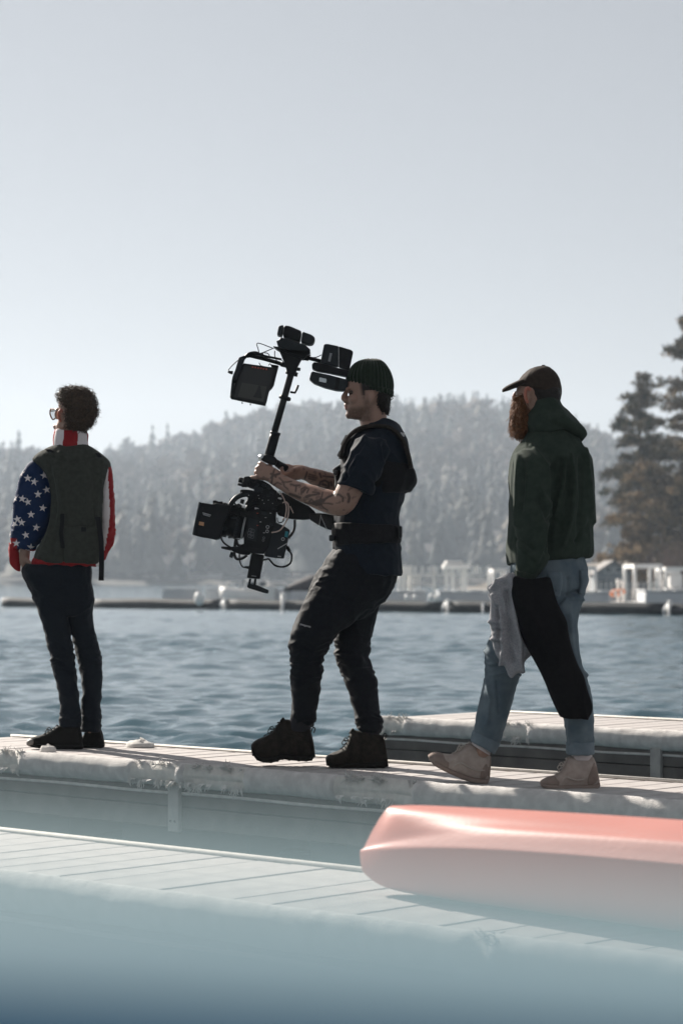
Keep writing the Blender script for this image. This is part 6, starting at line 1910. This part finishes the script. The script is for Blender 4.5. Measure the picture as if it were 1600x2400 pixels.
    prism('front_flag', [(112, 462), (138, 466), (78, 768), (50, 760)], 0, .083, M['rig_grey'], mb, conv=L, bevel=.003)
    prism('filter_tray', [(236, 446), (262, 444), (290, 456), (282, 492), (236, 484)], 0, .05, M['rig_black'], mb, conv=L, bevel=.002)
    prism('label_patch', [(106, 636), (150, 644), (146, 678), (101, 668)], -.0765, .001, M['sticker_orange'], mb, conv=L, bevel=0)
    for a, b_ in (((135, 556), (212, 578)), ((140, 570), (205, 590))):
        rod('side_rod', [a, b_], .0026, M['ring_pale'], mb, conv=L, dy=-.078, n=6)
    rod('tray_knob', [(385, 435), (425, 445)], [.006, .005], M['rig_grey'], mb, conv=L)
    rod('support_rod', [(300, 470), (420, 496), (520, 520)], .0075, M['rig_black'], conv=L, dy=-.03)
    rod('support_rod', [(300, 470), (420, 496), (520, 520)], .0075, M['rig_black'], conv=L, dy=.03)
    # top plate, dovetail and clamps above the camera
    tp = prism('top_plate', [(482, 350), (500, 345), (560, 346), (640, 364), (760, 330), (820, 356), (824, 420), (800, 560), (640, 524), (610, 480), (548, 520), (530, 470), (560, 420), (486, 378)], 0, .045, M['rig_black'], conv=L, bevel=.004)
    prism('dovetail', [(520, 228), (560, 222), (690, 262), (760, 300), (800, 350), (700, 362), (640, 352), (545, 318), (505, 280)], 0, .04, M['rig_black'], tp, conv=L, bevel=.004)
    prism('side_bracket', [(612, 310), (690, 328), (684, 376), (606, 358)], -.048, .008, M['rig_grey'], tp, conv=L, bevel=.002)
    rod('knob', [(468, 252), (520, 262)], .0115, M['rig_black'], tp, conv=L, n=12)
    rod('rod_end', [(460, 292), (545, 312)], .006, M['rig_black'], tp, conv=L)
    for c in ((494, 368), (655, 424), (686, 440), (700, 470), (780, 470), (740, 440), (560, 395), (648, 396)):
        x, y = L(c); box('screw', W(x, y, d0 - .047), (.0045, .004, .0045), M['ring_pale'], tp, None, .0012)
    for c, w_ in (((520, 505), .022), ((632, 518), .018), ((846, 424), .016), ((848, 372), .014)):
        x, y = L(c); box('bright_fitting', W(x, y, d0 - .05), (w_, .006, .008), M['rig_metal'], tp, Matrix.Rotation(R(14), 3, 'Y'), .002)
    rod('top_handle', [(388, 492), (412, 452), (450, 414), (500, 392), (560, 382)], .011, M['rig_grey'], conv=L, dy=-.035, curve=True)
    rod('top_handle', [(536, 540), (556, 502), (596, 474), (650, 462)], .011, M['rig_black'], conv=L, dy=-.045, curve=True)
    prism('cage', [(556, 430), (640, 400), (822, 420), (812, 560), (800, 640), (640, 600), (560, 575)], .012, .048, M['rig_black'], tp, conv=L, bevel=.003)
    prism('lens_bracket', [(404, 498), (470, 470), (548, 524), (560, 600), (520, 640), (430, 640), (366, 640)], .02, .03, M['rig_black'], conv=L, bevel=.003)
    rg = random.Random(12)
    for zx, zy in ((430, 470), (455, 500), (500, 452), (470, 560), (420, 600), (545, 560), (575, 440), (610, 420), (650, 380), (690, 402), (735, 396), (770, 372), (800, 420), (815, 470), (790, 520), (826, 540), (760, 590), (700, 560), (640, 590), (600, 620), (720, 640), (770, 660), (560, 860), (600, 900), (640, 880), (520, 300), (560, 280), (600, 262), (640, 300), (700, 300), (745, 320), (350, 600), (340, 700), (390, 780), (300, 470), (340, 478)):
        x, y = L((zx, zy))
        m_ = M['rig_grey'] if rg.random() < .45 else M['rig_black']
        box('fitting', W(x, y, d0 - rg.uniform(.045, .066)), (rg.uniform(.008, .026), rg.uniform(.008, .02), rg.uniform(.006, .020)), m_, cb if zy > 540 else tp, Matrix.Rotation(R(15 + rg.choice((0, 0, 30, -20))), 3, 'Y'), .0015)
    # follow-focus motor and arm
    ff = prism('focus_motor', [(400, 868), (470, 866), (520, 836), (560, 870), (582, 930), (560, 945), (480, 940), (402, 905)], -.01, .03, M['rig_black'], conv=L, bevel=.005)
    prism('motor_arm', [(306, 872), (312, 864), (400, 870), (402, 906), (310, 886)], -.01, .012, M['rig_black'], ff, conv=L, bevel=.003)
    rod('plug', [(412, 918), (402, 950), (396, 968)], [.008, .009, .007], M['rig_grey'], ff, conv=L)
    # lower spar, foot
    ls = prism('lower_spar', [(586, 925), (702, 945), (662, 1166), (545, 1156)], 0, .036, M['rig_black'], conv=L, bevel=.005)
    prism('print_mark', [(585, 1132), (630, 1137), (629, 1143), (584, 1138)], -.0375, .001, M['print_dim'], ls, conv=L, bevel=0)
    rod('foot_post', [(574, 1162), (564, 1216)], .005, M['rig_black'], ls, conv=L)
    rod('foot_post', [(622, 1162), (614, 1220)], .005, M['rig_black'], ls, conv=L)
    prism('foot_bar', [(546, 1222), (558, 1206), (640, 1222), (744, 1268), (738, 1300), (694, 1292), (560, 1250), (546, 1240)], 0, .014, M['rig_grey'], ls, conv=L, bevel=.003)
    # spring arm back to the vest
    sa = prism('spring_arm', [(830, 362), (880, 372), (1000, 440), (1120, 500), (1180, 560), (1150, 612), (1060, 622), (930, 612), (830, 580), (800, 480)], .02, .030, M['rig_black'], conv=L, bevel=.006)
    prism('arm_link', [(1110, 560), (1230, 560), (1372, 582), (1366, 640), (1340, 700), (1312, 720), (1200, 672), (1118, 620)], .02, .034, M['rig_carbon'], sa, conv=L, bevel=.008)
    rod('arm_tendon', [(1222, 575), (1212, 640), (1206, 680)], .002, M['ring_pale'], sa, conv=L, dy=-.02, n=5)
    rod('arm_tendon', [(1222, 590), (1250, 650), (1276, 705)], .002, M['ring_pale'], sa, conv=L, dy=-.02, n=5)
    # lower cables
    for pts, r, m_ in ((((410, 500), (370, 580), (320, 680), (305, 770), (330, 830), (390, 872), (430, 890)), .004, 'cable'), (((440, 800), (432, 860), (430, 940), (450, 980), (500, 975), (545, 945)), .0062, 'cable'),
                       (((445, 800), (460, 850), (500, 860)), .006, 'cable'), (((476, 900), (476, 990), (500, 1050), (545, 1062)), .0032, 'cable'),
                       (((982, 620), (980, 690), (960, 745), (925, 790)), .0055, 'cable'), (((905, 860), (930, 900), (955, 950), (940, 1020), (880, 1052), (800, 1040), (745, 978)), .0042, 'cable'),
                       (((745, 975), (720, 985), (695, 988)), .004, 'cable'), (((848, 370), (880, 420), (905, 500), (895, 590), (870, 620)), .0028, 'cable_pale'),
                       (((870, 465), (900, 455), (925, 490), (922, 580), (890, 660), (840, 720), (768, 738)), .0030, 'cable_pale'), (((820, 600), (830, 640), (860, 645), (885, 620)), .0022, 'cable'),
                       (((800, 520), (830, 480), (870, 465)), .002, 'cable'), (((940, 495), (960, 540), (968, 560)), .0022, 'cable_pale'), (((560, 600), (400, 560), (370, 640)), .003, 'cable')):
        rod('cable', pts, r, M[m_], conv=L, curve=True, n=7, dy=-.07 if m_ == 'cable_pale' else -.02)
    rod('cable_plug', [(910, 868), (938, 912)], [.0085, .007], M['rig_black'], conv=L)
    rod('cable_plug', [(520, 1055), (568, 1062)], [.004, .007], M['rig_black'], conv=L)
    for k in range(5):
        x, y = L((840 + 9 * (k % 3), 358 + 12 * (k // 2))); box('connector', W(x, y, d0 - .055), (.007, .01, .007), M['sticker_white'], tp, None, .001)
M['rig_metal_dim'] = pbr('rig_metal_dim', (0.10, 0.105, 0.11), 0.4)
M['print_dim'] = pbr('print_dim', (0.20, 0.21, 0.22), 0.6)
rig()
